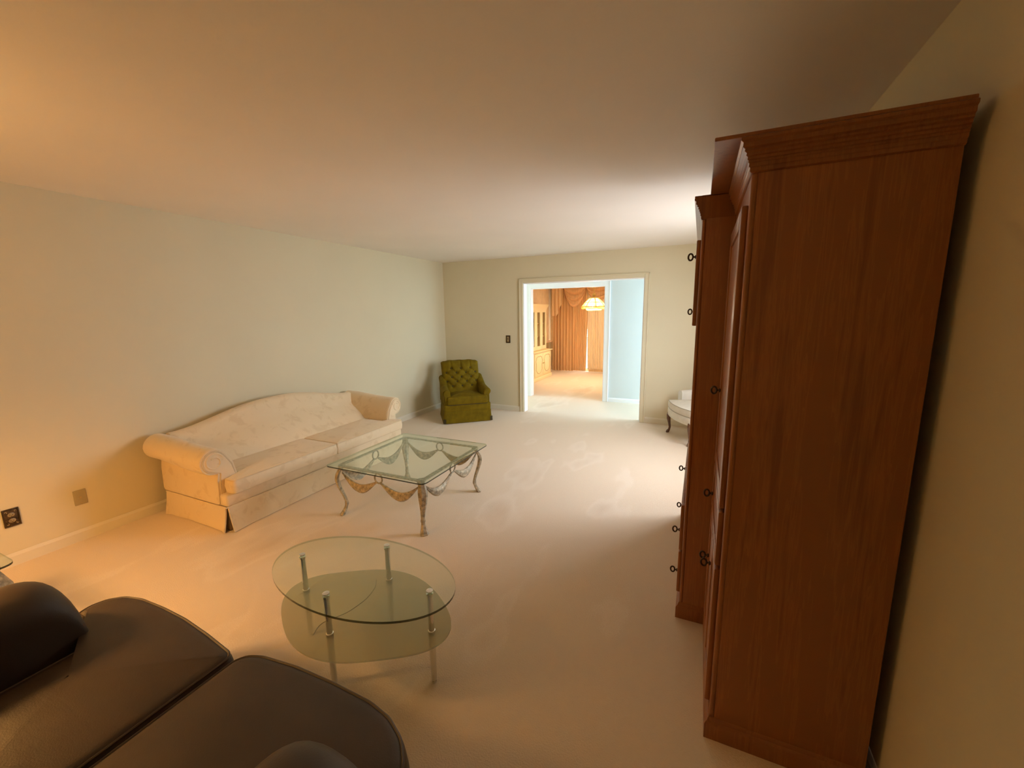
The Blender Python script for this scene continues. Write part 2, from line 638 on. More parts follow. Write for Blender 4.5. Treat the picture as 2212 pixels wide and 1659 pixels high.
# windows and doors (outside the view: the living room window, the front door, the patio door)
def window(name, axis, a, u0, u1, z0, z1, mull):
    bm = B()
    f = 0.05
    def bx(ua, ub, za, zb, t=0.035, mi=0):
        if axis == 'x': box(bm, a - t, a + t, ua, ub, za, zb, 0.004, 1, mi)
        else: box(bm, ua, ub, a - t, a + t, za, zb, 0.004, 1, mi)
    bx(u0, u0 + f, z0, z1); bx(u1 - f, u1, z0, z1); bx(u0 + f, u1 - f, z0, z0 + f); bx(u0 + f, u1 - f, z1 - f, z1)
    for k in range(1, mull):
        u = u0 + (u1 - u0) * k / mull
        bx(u - 0.02, u + 0.02, z0 + f, z1 - f, 0.03)
    o = struct(name, bm, "white_trim")
    bm = B()
    if axis == 'x': box(bm, a - 0.003, a + 0.003, u0 + f, u1 - f, z0 + f, z1 - f)
    else: box(bm, u0 + f, u1 - f, a - 0.003, a + 0.003, z0 + f, z1 - f)
    struct("pane", bm, "window_glass", parent=o)
    return o


window("window_1", 'x', XR + 0.06, 3.45, 4.72, 0.80, 2.12, 2)
window("hall_fill_window", 'x', -1.25, 6.26, 7.14, 0.65, 2.25, 2)  # unseen window, made up to go with the hall's added fill
window("door_1", 'x', XR + 0.06, 6.22, 7.18, 0.15, 2.2, 1)
window("door_2", 'y', YD + 0.05, 0.62, 2.6, 0.03, 2.1, 2)

# baseboards
def baseboard(name, axis, a, s, u0, u1, h=0.085, t=0.012, mat="trim_paint"):
    bm = B()
    prof = [(0, 0), (t, 0), (t, h - 0.02), (t * 0.55, h - 0.006), (t * 0.3, h), (0, h)]
    if axis == 'x': prism(bm, [(a + s * p[0], p[1]) for p in prof], 'y', u0, u1)
    else: prism(bm, [(a + s * p[0], p[1]) for p in prof], 'x', u0, u1)
    struct(name, bm, mat)


baseboard("baseboard_left", 'x', 0, 1, YN, YF)
baseboard("baseboard_right", 'x', XR, -1, YN, YF)
baseboard("baseboard_far_left", 'y', YF, -1, 0.012, OP1[0] - 0.065)
baseboard("baseboard_far_right", 'y', YF, -1, OP1[1] + 0.065, XR - 0.012)
baseboard("baseboard_near", 'y', YN, 1, 0.012, XR - 0.012)
baseboard("baseboard_hall", 'y', YH, -1, OP2[1] + 0.095, XR, 0.075, mat="white_trim")
baseboard("baseboard_dining", 'x', XD, 1, YH + 0.2, YD, 0.10, mat="peach_trim")
# chair rail of the dining room
bm = B(); prism(bm, [(XD, 0.775), (XD + 0.03, 0.785), (XD + 0.035, 0.80), (XD + 0.02, 0.815), (XD, 0.825)], 'y', YH + 0.11, YD); struct("trim_1", bm, "peach_trim")


def casing(name, y, s, op, w, mat, d=0.018):
    """flat casing with a raised outer bead round an opening; s = direction the face looks in y"""
    bm = B()
    x0, x1, _, zt = op
    ya, yb = sorted((y, y + s * d))
    yc, yd = sorted((y, y + s * (d + 0.008)))
    yi, yj = sorted((y, y + s * d * 0.7))
    for xa, xb, xo in ((x0 - w, x0, x0 - w), (x1, x1 + w, x1 + w - 0.016)):
        box(bm, xa, xb, ya, yb, 0, zt + w, 0.003, 1)
        box(bm, xo, xo + 0.016, yc, yd, 0, zt + w, 0.004, 2)
    box(bm, x0, x1, ya, yb, zt, zt + w, 0.003, 1)
    box(bm, x0 - w, x1 + w, yc, yd, zt + w - 0.016, zt + w, 0.004, 2)
    struct(name, bm, mat)


casing("trim_2", YF, -1, OP1, 0.065, "wall_paint")
casing("trim_3", YH, -1, OP2, 0.09, "white_trim")
casing("trim_4", YF + 0.11, 1, OP1, 0.065, "white_trim")
# jamb linings
for nm, op, y0, y1 in (("trim_5", OP1, YF - 0.004, YF + 0.114), ("trim_6", OP2, YH - 0.004, YH + 0.114)):
    bm = B()
    box(bm, op[0] - 0.002, op[0] + 0.012, y0, y1, 0, op[3]); box(bm, op[1] - 0.012, op[1] + 0.002, y0, y1, 0, op[3])
    box(bm, op[0] + 0.012, op[1] - 0.012, y0, y1, op[3] - 0.012, op[3] + 0.002)
    struct(nm, bm, "white_trim")

bm = B(); box(bm, -12, 18, 11.4, 30, -0.3, -0.2); box(bm, 5.35, 20, -6, 11.4, -0.3, -0.2); struct("ground_outside", bm, "ground_outside")

# ------------------------------------------------------------------ wall plates
def wall_plate(name, label, cat, axis, y, z, w, h, kind):
    """plate on the left wall (axis x, at y) or on the far wall (axis y, here y is x)"""
    if axis == 'x': rt_ = thing(name, label, cat, (0.0, y, z))
    else: rt_ = thing(name, label, cat, (y, YF, z))
    def bxo(bm, u0, u1, z0, z1, d0, d1, bev=0.0, mi=0):
        if axis == 'x': box(bm, d0, d1, u0, u1, z0, z1, bev, 2, mi)
        else: box(bm, u0, u1, -d1, -d0, z0, z1, bev, 2, mi)
    bm = B()
    plate = {"ornate": "bronze", "plain": "beige_plastic", "switch": "bronze"}[kind]
    bxo(bm, -w / 2, w / 2, -h / 2, h / 2, 0, 0.006, 0.002)
    finish("plate", bm, plate, rt_, local=True)
    if kind in ("ornate", "switch"):
        bm = B(); r = 0.008
        for a in ((-w / 2, -w / 2 + r, -h / 2, h / 2), (w / 2 - r, w / 2, -h / 2, h / 2),
                  (-w / 2 + r, w / 2 - r, h / 2 - r, h / 2), (-w / 2 + r, w / 2 - r, -h / 2, -h / 2 + r)):
            bxo(bm, *a, 0.005, 0.010, 0.002)
        finish("rim", bm, "bronze_rim", rt_, local=True)
    if kind == "ornate":
        for s in (-1, 1):
            bm = B()
            n = 18
            ring = [(0.0165 * cos(2 * pi * k / n), s * 0.0195 + 0.0135 * sin(2 * pi * k / n)) for k in range(n)]
            prism(bm, ring, 'x', 0.005, 0.0095, 0.001)
            so = finish("socket", bm, "brass_relief", rt_, local=True)
            bm = B()
            for q in (-0.006, 0.006):
                box(bm, 0.0090, 0.0100, q - 0.001, q + 0.001, s * 0.0195 - 0.004, s * 0.0195 + 0.004)
            box(bm, 0.0090, 0.0100, -0.002, 0.002, s * 0.0195 - 0.010, s * 0.0195 - 0.006)
            finish("slots", bm, "dark_slot", so, local=True)
        for sy in (-1, 1):
            for sz in (-1, 1):
                bm = B()
                pts = []
                for k in range(15):
                    a = k / 14 * 4.4
                    rr = 0.009 - 0.0052 * k / 14
                    pts.append((0.0075, sy * (0.020 + rr * cos(a) * 0.6), sz * (0.043 + rr * sin(a) * 0.9 - 0.004)))
                tube(bm, pts, 0.0016, 6)
                finish("scroll", bm, "brass_relief", rt_, local=True)
    elif kind == "plain":
        bm = B()
        n = 14
        prism(bm, [(0.006 * cos(2 * pi * k / n), 0.006 * sin(2 * pi * k / n)) for k in range(n)], 'x', 0.0055, 0.010)
        finish("jack", bm, "cream_line", rt_, local=True)
        for s in (-1, 1):
            bm = B(); ellipsoid(bm, (0.006, 0, s * 0.041), 0.0015, 0.003, 0.003, 8)
            finish("screw", bm, "cream_line", rt_, local=True)
    else:
        bm = B(); bxo(bm, -0.018, 0.018, -0.04, 0.04, 0.0055, 0.009, 0.0015)
        finish("relief_panel", bm, "brass_relief", rt_, local=True)
        bm = B(); bxo(bm, -0.005, 0.005, -0.004, 0.012, 0.0085, 0.018, 0.0015)
        finish("toggle", bm, "bronze_rim", rt_, local=True)
    return rt_


wall_plate("wall_outlet", "ornate dark bronze duplex outlet low on the left wall", "outlet", 'x', 0.905, 0.322, 0.074, 0.120, "ornate")
wall_plate("jack_plate", "plain tan wall plate with one small centre hole, right of the dark ornate outlet", "wall plate", 'x', 1.235, 0.320, 0.068, 0.110, "plain")
wall_plate("switch_plate", "dark bronze light switch plate on far wall left of the doorway", "switch", 'y', 1.200, 1.176, 0.076, 0.122, "switch")

# ------------------------------------------------------------------ camelback sofa along the left wall
SY0, SY1 = 1.70, 3.70
SC = (SY0 + SY1) / 2
sofa = thing("camelback_sofa", "cream damask camelback sofa with rolled arms and skirt along left wall", "sofa", (0.5, SC, 0))


def hump(y):
    u = abs(y - SC) / (SY1 - SC - 0.06)
    u = min(u, 1.0)
    return 0.672 + 0.128 * (0.5 + 0.5 * cos(pi * u ** 1.25))


bm = B()
rings = []
ny = 48
for i in range(ny + 1):
    y = SY0 + 0.055 + (SY1 - SY0 - 0.11) * i / ny
    H = hump(y)
    e = min(1.0, min(i, ny - i) / 2.0)
    ring = [(0.12, 0.20), (0.08, 0.40), (0.07, H - 0.08)]
    for k in range(7):                       # rolled top
        a = pi - pi * 0.86 * k / 6
        ring.append((0.145 + 0.075 * cos(a), H - 0.07 + 0.07 * sin(a)))
    for k in range(1, 9):                    # padded front face, down to the seat
        u = k / 8
        x = 0.218 + (0.53 - 0.218) * u ** 1.1 + 0.035 * sin(pi * u)
        z = H - 0.095 - (H - 0.095 - 0.36) * u
        ring.append((x, z))
    ring += [(0.53, 0.22)]
    ring = [(x, y, z) for x, z in ring]
    rings.append(ring)
loft(bm, rings)
finish("backrest", bm, "sofa_fabric", sofa)
bm = B()
box(bm, 0.10, 0.895, SY0 + 0.01, SY1 - 0.01, 0.185, 0.285, 0.02, 3)
finish("seat_rail", bm, "sofa_fabric", sofa)


def arm_profile(side):
    """(y, z) outline of the rolled arm; side -1 = nearer to the camera"""
    p = [(0.165, 0.20), (0.160, 0.40), (0.140, 0.50)]
    cx, cz, r = 0.000, 0.540, 0.098
    for k in range(15):
        a = radians(28) + radians(235) * k / 14
        p.append((cx + r * cos(a), cz + r * sin(a)))
    p += [(0.020, 0.440), (0.008, 0.38), (0.003, 0.20)]
    if side < 0: return [(SY0 + u, z) for u, z in p]
    return [(SY1 - u, z) for u, z in p]


for side in (-1, 1):
    prof = arm_profile(side)
    bm = B()
    rings = []
    for x, k, dz in ((0.075, 0.93, 0.036), (0.09, 1.0, 0.038), (0.22, 1.0, 0.036), (0.42, 1.0, 0.018), (0.62, 1.0, 0.004), (0.79, 1.0, 0.0), (0.812, 0.985, 0.0), (0.820, 0.95, 0.0)):
        cy = sum(q[0] for q in prof) / len(prof); cz = sum(q[1] for q in prof) / len(prof)
        rings.append([(x, cy + (y - cy) * k, cz + (z - cz) * k + (dz if z > 0.4 else 0)) for y, z in prof])
    loft(bm, rings)
    arm = finish("arm", bm, "sofa_fabric", sofa)
    fp = [(y, z) for y, z in prof if True]
    cy = sum(q[0] for q in fp) / len(fp)
    bm = B()
    ip = inset(fp, 0.024)
    prism(bm, ip, 'x', 0.812, 0.829, 0.006)
    finish("arm_front_panel", bm, "sofa_fabric", arm)
    bm = B()
    tube(bm, [(0.822, y, z) for y, z in inset(fp, 0.020)], 0.006, 6, loop=True)
    finish("arm_welt", bm, "sofa_welt", arm)
    # swirl of gathered cloth in the roll
    bm = B()
    c0 = (SY0 if side < 0 else SY1)
    pts = []
    for k in range(26):
        a = radians(20) + k / 25 * 2 * pi * 1.3
        rr = 0.066 - 0.034 * k / 25
        pts.append((0.829, c0 - side * 0 + rr * cos(a) * (-side), 0.540 + rr * sin(a)))
    tube(bm, pts, 0.0065, 6)
    finish("scroll_pleat", bm, "sofa_fabric", arm)

# two T-shaped seat cushions
for i, (ya, yb) in enumerate(((SY0 + 0.045, SC - 0.003), (SC + 0.003, SY1 - 0.045))):
    if i == 0:
        poly = [(0.47, yb), (0.47, SY0 + 0.172), (0.832, SY0 + 0.172), (0.832, ya), (0.945, ya), (0.952, yb)]
        rad = [0.03, 0.03, 0.02, 0.02, 0.03, 0.012]
    else:
        poly = [(0.47, ya), (0.952, ya), (0.945, yb), (0.832, yb), (0.832, SY1 - 0.172), (0.47, SY1 - 0.172)]
        rad = [0.03, 0.012, 0.03, 0.02, 0.02, 0.03]
    rp = round_poly(poly, rad, 5)
    bm = B(); cushion(bm, rp, 0.287, 0.398, 0.014, 0.022, 0.03, belly=0.006)
    cu = finish("seat_cushion", bm, "sofa_fabric", sofa, smooth=60)
    bm = B(); welt(bm, rp, 0.390, 0.0058, 0.004); welt(bm, rp, 0.296, 0.0058, 0.004)
    finish("cushion_welt", bm, "sofa_welt", cu)

# skirt: one panel per side and the kick pleats of the two front corners
SK = 0.192


def skirt_panel(p0, p1, nrm, flare, wob):
    bm = B(); n = 28
    rings = []
    for i in range(n + 1):
        u = i / n
        x = p0[0] + (p1[0] - p0[0]) * u; y = p0[1] + (p1[1] - p0[1]) * u
        w = wob * sin(u * 17) * 0.5 + wob * sin(u * 7 + 1)
        e = flare * (1.0 + 1.4 * max(0, abs(u - 0.5) * 2 - 0.85) / 0.15)
        def q(off, z): return (x + nrm[0] * off, y + nrm[1] * off, z)
        rings.append([q(-0.008, SK), q(0.004, SK), q(0.002 + (e + w) * 0.3, 0.12), q(0.003 + e + w, 0.004), q(-0.006 + e + w, 0.004), q(-0.008 + (e + w) * 0.3, 0.12)])
    loft(bm, rings)
    return bm


finish("skirt_panel", skirt_panel((0.897, SY0 + 0.012), (0.897, SY1 - 0.012), (1, 0), 0.016, 0.004), "sofa_fabric", sofa)
finish("skirt_panel", skirt_panel((0.885, SY0 + 0.003), (0.11, SY0 + 0.003), (0, -1), 0.012, 0.003), "sofa_fabric", sofa)
finish("skirt_panel", skirt_panel((0.11, SY1 - 0.003), (0.885, SY1 - 0.003), (0, 1), 0.012, 0.003), "sofa_fabric", sofa)
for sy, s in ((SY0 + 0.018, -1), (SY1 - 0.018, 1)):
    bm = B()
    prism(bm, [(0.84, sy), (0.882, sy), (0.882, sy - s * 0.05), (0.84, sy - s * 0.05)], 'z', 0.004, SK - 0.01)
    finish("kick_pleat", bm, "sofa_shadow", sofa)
bm = B()
tube(bm, [(0.110, SY0 - 0.001, SK), (0.897, SY0 - 0.001, SK), (0.901, SC, SK), (0.897, SY1 + 0.001, SK), (0.110, SY1 + 0.001, SK)], 0.005, 6)
finish("skirt_welt", bm, "sofa_fabric", sofa)

# ------------------------------------------------------------------ ornate glass tables with iron legs and swags
def ornate_table(name, label, cx, cy, w, d, h, lx, ly):
    """w along x, d along y; lx, ly = half distances between the feet"""
    tb = thing(name, label, "table", (cx, cy, 0))
    tg = 0.012
    # glass top: radiused corners, bevelled rim
    poly = round_poly([(-w / 2, -d / 2), (w / 2, -d / 2), (w / 2, d / 2), (-w / 2, d / 2)], 0.05, 6)
    bm = B()
    p1 = inset(poly, 0.022); z0, z1 = h - tg, h
    loft(bm, [[(x, y, z0) for x, y in p1], [(x, y, z1) for x, y in p1]], True, True, False, 0)
    for f in list(bm.faces):
        if abs(f.normal.z) < 0.5 and len(f.verts) == 4: bm.faces.remove(f)
    loft(bm, [[(x, y, z1) for x, y in p1], [(x, y, z1 - 0.003) for x, y in poly]], True, False, False, 0)
    loft(bm, [[(x, y, z0) for x, y in p1], [(x, y, z0) for x, y in poly]], True, False, False, 0)
    loft(bm, [[(x, y, z1 - 0.003) for x, y in poly], [(x, y, z0) for x, y in poly]], True, False, False, 1)
    finish("glass_top", bm, ["clear_glass", "glass_edge"], tb, smooth=0, local=True)
    ax, ay = lx - 0.005, ly - 0.005        # apron line
    zt = h - tg
    # apron rails right under the glass
    for k in range(4):
        bm = B()
        if k < 2:
            s = (-1, 1)[k]; box(bm, -ax + 0.026, ax - 0.026, s * ay - 0.018, s * ay + 0.018, zt - 0.012, zt - 0.003, 0.003)
        else:
            s = (-1, 1)[k - 2]; box(bm, s * ax - 0.018, s * ax + 0.018, -ay + 0.026, ay - 0.026, zt - 0.012, zt - 0.003, 0.003)
        finish("apron_rail", bm, "antique_iron", tb, local=True)
    # legs: leaf-shaped cabriole
    for sx in (-1, 1):
        for sy in (-1, 1):
            dx, dy = sx / sqrt(2), sy / sqrt(2)
            tx, ty = -dy, dx
            bm = B()
            spec = [(0.000, 1.000, 0.034, 0.030), (0.002, 0.965, 0.036, 0.030), (0.006, 0.945, 0.027, 0.022), (0.020, 0.90, 0.028, 0.019), (0.040, 0.81, 0.036, 0.018),
                    (0.046, 0.72, 0.036, 0.017), (0.036, 0.60, 0.029, 0.016), (0.018, 0.48, 0.023, 0.015), (0.000, 0.36, 0.018, 0.014),
                    (-0.010, 0.27, 0.0155, 0.0135), (-0.012, 0.225, 0.0190, 0.016), (-0.012, 0.205, 0.0190, 0.016), (-0.009, 0.18, 0.0160, 0.014),
                    (0.004, 0.10, 0.022, 0.017), (0.018, 0.04, 0.030, 0.021), (0.026, 0.012, 0.034, 0.023), (0.026, 0.0, 0.031, 0.020)]
            rings = []
            for off, zz, wt, wr in spec:
                off -= 0.030
                bx_, by_ = sx * lx + dx * off, sy * ly + dy * off
                z = zz * (zt - 0.003)
                ring = []
                for k in range(14):
                    a = 2 * pi * k / 14
                    fl = 1.0 - 0.16 * abs(sin(a * 3.5))      # leaf fluting
                    ring.append((bx_ + tx * wt * cos(a) * fl + dx * wr * sin(a) * fl, by_ + ty * wt * cos(a) * fl + dy * wr * sin(a) * fl, z))
                rings.append(ring)
            loft(bm, rings)
            finish("leg", bm, "antique_iron", tb, local=True)
    # rings and swags, one ring and two swags per side
    for k in range(4):
        horiz = k < 2
        s = (-1, 1)[k % 2]
        half = (ax if horiz else ay)
        line = s * (ay if horiz else ax)
        zr = zt - 0.052
        def P(u, z, o=0.0):
            return (u, line + s * o, z) if horiz else (line + s * o, u, z)
        bm = B()
        tube(bm, [P(0.036 * cos(2 * pi * j / 22), zr + 0.038 * sin(2 * pi * j / 22)) for j in range(22)], 0.0065, 8, loop=True)
        finish("ring", bm, "antique_iron", tb, local=True)
        for q in (-1, 1):
            bm = B(); rings = []
            n = 22
            for j in range(n + 1):
                u = j / n                              # 0 at the leg, 1 at the ring
                a = half - 0.030 - (half - 0.030 - 0.014) * u
                sag = 0.115 * sin(pi * u ** 0.9) ** 1.1
                top = zt - 0.052 - 0.026 * u - sag * 0.55
                wd = 0.012 + 0.064 * sin(pi * u) ** 1.15
                bot = top - wd
                bul = 0.016 * sin(pi * u)
                ring = []
                m_ = 7
                for i2 in range(m_):                    # draped band: fluted front, thin back
                    v_ = i2 / (m_ - 1)
                    ring.append(P(q * a, top + (bot - top) * v_, 0.004 + bul * sin(pi * v_) + 0.003 * cos(v_ * pi * 5)))
                for i2 in range(m_ - 1, -1, -1):
                    v_ = i2 / (m_ - 1)
                    ring.append(P(q * a, top + (bot - top) * v_, -0.003 + bul * sin(pi * v_)))
                rings.append(ring)
            loft(bm, rings)
            finish("swag", bm, "antique_iron", tb, local=True)
    return tb


ornate_table("glass_coffee_table", "square glass coffee table with iron swag apron before the cream sofa", 1.868, 2.650, 0.945, 0.960, 0.435, 0.405, 0.410)
ornate_table("glass_end_table", "square glass end table at far left, only a dark glass corner showing", 0.96, 0.36, 0.56, 0.50, 0.505, 0.235, 0.205)

# floor lamp behind the loveseat's far end, out of the frame: the room's warm light
lamp = thing("floor_lamp", "brass floor lamp with linen shade between the loveseat and the glass end table", "lamp", (LAMP[0], LAMP[1], 0.0))
bm = B(); lathe(bm, [(0.125, 0.0), (0.13, 0.012), (0.12, 0.025), (0.03, 0.04), (0.014, 0.06)], LAMP[0], LAMP[1])
finish("base", bm, "lamp_brass", lamp)
bm = B(); lathe(bm, [(0.011, 0.055), (0.011, LZ - 0.06), (0.016, LZ - 0.06), (0.016, LZ - 0.04)], LAMP[0], LAMP[1], 12)
finish("pole", bm, "lamp_brass", lamp)
bm = B(); rings = []
for r, z in ((0.225, LZ - 0.10), (0.088, LZ + 0.16), (0.085, LZ + 0.16), (0.222, LZ - 0.10)):
    rings.append([(LAMP[0] + r * cos(2 * pi * k / 32), LAMP[1] + r * sin(2 * pi * k / 32), z) for k in range(32)])
loft(bm, rings, True, False, True)
finish("lamp_shade", bm, "shade_linen", lamp)
bm = B()
for k in range(3):
    a = 2 * pi * k / 3
    tube(bm, [(LAMP[0], LAMP[1], LZ - 0.05), (LAMP[0] + 0.16 * cos(a), LAMP[1] + 0.16 * sin(a), LZ - 0.06)], 0.0025, 6)
finish("shade_spider", bm, "lamp_brass", lamp)

# ------------------------------------------------------------------ oval glass table with chrome posts
OX, OY = 2.68, 1.245
oval = thing("oval_glass_table", "oval two-tier glass table on chrome posts, frosted shelf below", "table", (OX, OY, 0))


def oval_poly(a, b_, n=72):
    return [(OX + a * cos(2 * pi * k / n), OY + b_ * sin(2 * pi * k / n)) for k in range(n)]


TZ, SZ = 0.442, 0.245
bm = B()
po = oval_poly(0.475, 0.262)
loft(bm, [[(x, y, TZ) for x, y in po], [(x, y, TZ - 0.010) for x, y in po]], True, True, False, 0)
for f in bm.faces:
    if len(f.verts) == 4: f.material_index = 1
finish("glass_top", bm, ["clear_glass", "oval_glass_edge"], oval, smooth=0)
# lower shelf: a wavy oval of frosted glass
bm = B()
n = 96
pf = []
for k in range(n):
    a = 2 * pi * k / n
    wv = 1.0 + 0.045 * cos(4 * a) + 0.035 * sin(2 * a + 0.5)
    pf.append((OX - 0.01 + 0.42 * wv * cos(a), OY + 0.01 + 0.285 * wv * sin(a)))
loft(bm, [[(x, y, SZ) for x, y in pf], [(x, y, SZ - 0.008) for x, y in pf]])
sh = finish("frosted_shelf", bm, "frosted_glass", oval, smooth=30)
bm = B()
pts = [(x, y, SZ + 0.0006) for x, y in ((2.575, 1.44), (2.610, 1.395), (2.625, 1.353), (2.632, 1.318), (2.631, 1.281), (2.626, 1.242), (2.618, 1.205), (2.603, 1.176), (2.585, 1.15), (2.573, 1.13), (2.568, 1.112), (2.568, 1.094), (2.574, 1.076), (2.580, 1.062), (2.588, 1.048))]
tube(bm, pts, 0.0014, 5)
finish("etched_line", bm, "etched_glass", sh)
posts = [(2.315, 1.235), (2.640, 1.462), (2.655, 1.075), (3.045, 1.262)]
for x, y in posts:
    bm = B()
    lathe(bm, [(0.0125, SZ + 0.012), (0.0125, TZ - 0.018), (0.0150, TZ - 0.018), (0.0150, TZ - 0.0105)], x, y, 18)
    pp = finish("upper_post", bm, "chrome", oval)
    bm = B(); lathe(bm, [(0.0155, SZ + 0.0005), (0.0155, SZ + 0.012), (0.0125, SZ + 0.014)], x, y, 18)
    finish("collar", bm, "chrome", pp)
    bm = B(); lathe(bm, [(0.0145, TZ + 0.0002), (0.0145, TZ + 0.003), (0.010, TZ + 0.004)], x, y, 18)
    finish("cap", bm, "chrome", pp)
    bm = B(); lathe(bm, [(0.0090, 0.008), (0.0118, 0.02), (0.0155, SZ - 0.012), (0.0155, SZ - 0.0085)], x, y, 18)
    lg = finish("leg", bm, "chrome", oval)
    bm = B(); lathe(bm, [(0.0105, 0.0), (0.0105, 0.009), (0.009, 0.011)], x, y, 14)
    finish("foot", bm, "chrome", lg)

# ------------------------------------------------------------------ brown leather loveseat in the foreground
love = thing("leather_loveseat", "dark brown leather loveseat with two seat cushions, nearest the camera", "sofa", (2.62, 0.2, 0))
LX0, LX1, LC = 1.805, 3.435, 2.62
bm = B(); box(bm, LX0 + 0.03, LX1 - 0.03, -0.20, 0.66, 0.04, 0.27, 0.03, 3)
finish("base", bm, "brown_leather", love)
for sx in (LX0 + 0.10, LX1 - 0.10):
    for sy in (-0.12, 0.58):
        bm = B(); lathe(bm, [(0.022, 0.0), (0.028, 0.045)], sx, sy, 12)
        finish("foot", bm, "dark_base", love)
bm = B()
rings = []
for i in range(25):
    u = i / 24
    x = LX0 + 0.02 + (LX1 - LX0 - 0.04) * u
    e = 0.03 * (abs(2 * u - 1) ** 8)
    ring = [(-0.24, 0.06), (-0.28, 0.40), (-0.27, 0.72 - e)]
    for k in range(8):
        a = pi - pi * k / 7
        ring.append((-0.175 + 0.095 * cos(a), 0.735 - e + 0.075 * sin(a)))
    ring += [(-0.03, 0.60), (0.03, 0.44), (0.05, 0.28), (0.05, 0.06)]
    rings.append([(x, y, z) for y, z in ring])
loft(bm, rings)
finish("backrest", bm, "brown_leather", love, smooth=60)
for s in (-1, 1):                                   # plump arms
    xo = LX0 if s < 0 else LX1
    bm = B(); rings = []
    for i in range(30):
        u = sin(pi / 2 * i / 29)
        y = -0.20 + 0.768 * u
        f = max(0.0, (u - 0.74) / 0.26)
        drop = 0.0 if f <= 0 else 0.24 * (1 - sqrt(max(0.0, 1 - f ** 3.6)))
        top = 0.690 - drop
        w0 = 0.245 - 0.015 * f
        ring = [(0.015, 0.05), (0.0, 0.30)]
        for k in range(15):
            a = pi - pi * k / 14
            ring.append((w0 / 2 + (w0 / 2 + 0.005) * cos(a), top - 0.12 + 0.12 * sin(a) ** 0.8 if sin(a) > 0 else top - 0.12))
        ring += [(w0, 0.30), (w0, 0.05)]
        rings.append([(xo - s * q[0] if True else 0, y, q[1]) for q in ring])
    loft(bm, rings)
    finish("arm", bm, "brown_leather", love, smooth=70)
for i in range(2):
    # cushions wrap round the front of the arms
    s = -1 if i == 0 else 1
    if i == 0:
        poly = [(2.612, -0.02), (2.066, -0.02), (2.062, 0.592), (1.812, 0.592), (1.795, 0.645), (1.812, 0.700), (1.862, 0.742), (1.95, 0.764), (2.10, 0.771), (2.25, 0.770), (2.42, 0.757), (2.585, 0.738), (2.612, 0.715)]
    else:
        poly = [(2.620, -0.02), (2.620, 0.715), (2.645, 0.752), (2.70, 0.774), (2.85, 0.792), (3.02, 0.797), (3.17, 0.794), (3.26, 0.778), (3.335, 0.742), (3.385, 0.690), (3.405, 0.640), (3.400, 0.592), (3.175, 0.592), (3.170, -0.02)]
    rp = round_poly(poly, 0.02, 3)
    bm = B(); cushion(bm, rp, 0.265, 0.438, 0.040, 0.026, 0.028, belly=0.006)
    cu = finish("seat_cushion", bm, "brown_leather", love, smooth=70)
    bm = B(); welt(bm, rp, 0.4265, 0.0048, 0.0105)
    finish("piping", bm, "leather_piping", cu)
    bm = B()
    rings = []
    x0, x1 = sorted((LC + s * 0.010, LC + s * 0.548))
    for j in range(15):
        u = j / 14
        x = x0 + (x1 - x0) * u
        k2 = sqrt(max(0.02, 1 - abs(2 * u - 1) ** 6))
        ring = []
        for q in range(18):
            a = 2 * pi * q / 18
            ca, sa = cos(a), sin(a)
            yy = 0.085 * (abs(ca) ** 0.7) * (1 if ca > 0 else -1) * k2
            zz = 0.17 * (abs(sa) ** 0.6) * (1 if sa > 0 else -1) * (0.9 + 0.1 * k2)
            ring.append((x, 0.02 - zz * 0.28 + yy, 0.63 + zz))
        rings.append(ring)
    loft(bm, rings)
    finish("back_cushion", bm, "brown_leather", love, smooth=70)

# ------------------------------------------------------------------ tufted olive armchair in the far corner
ch = thing("tufted_armchair", "olive green velvet armchair with button tufted back in the far corner", "armchair", (0.96, 5.10, 0), math.atan2(0.464, 0.536) + 0.0)
# local axes: x along the front (to the viewer's right), y away from the front, front plane at y = 0
CW = 0.35
bm = B()
prism(bm, round_poly([(-CW, 0.0), (CW, 0.0), (CW - 0.03, 0.66), (-CW + 0.03, 0.66)], 0.03, 4), 'z', 0.165, 0.275, 0.008)
finish("seat_rail", bm, "olive_velvet", ch, local=True)
bm = B(); n = 26
out = round_poly([(-CW, 0.0), (CW, 0.0), (CW - 0.03, 0.66), (-CW + 0.03, 0.66)], 0.025, 4)
out = resample(out, 0.04)
loft(bm, [[(x, y, 0.175) for x, y in inset(out, -0.002)], [(x, y, 0.09) for x, y in inset(out, -0.008)], [(x, y, 0.008) for x, y in inset(out, -0.018)],
          [(x, y, 0.008) for x, y in inset(out, -0.010)], [(x, y, 0.09) for x, y in inset(out, 0.0)], [(x, y, 0.175) for x, y in inset(out, 0.006)]], True, False, True)
sk = finish("skirt", bm, "olive_velvet", ch, local=True)
for sx in (-1, 1):
    bm = B(); prism(bm, [(sx * (CW + 0.016), -0.012), (sx * (CW - 0.02), -0.021), (sx * (CW + 0.002), -0.002)], 'z', 0.008, 0.075)  # pleat wedges coloured dark to stand for shadow at the skirt corners
    finish("corner_pleat", bm, "olive_dark", sk, local=True)
bm = B(); lathe(bm, [(0.22, 0.0), (0.22, 0.02), (0.10, 0.05), (0.05, 0.165)], 0, 0.33, 20)
finish("swivel_base", bm, "dark_base", ch, local=True)
rp = round_poly([(-0.318, -0.012), (0.318, -0.012), (0.24, 0.14), (0.225, 0.52), (-0.225, 0.52), (-0.24, 0.14)], [0.05, 0.05, 0.03, 0.03, 0.03, 0.03], 5)
bm = B(); cushion(bm, rp, 0.268, 0.395, 0.028, 0.028, 0.03, belly=0.004)
cu = finish("seat_cushion", bm, "olive_velvet", ch, smooth=60, local=True)
bm = B(); welt(bm, rp, 0.277, 0.006, 0.008)
finish("cushion_welt", bm, "olive_dark", cu, local=True)
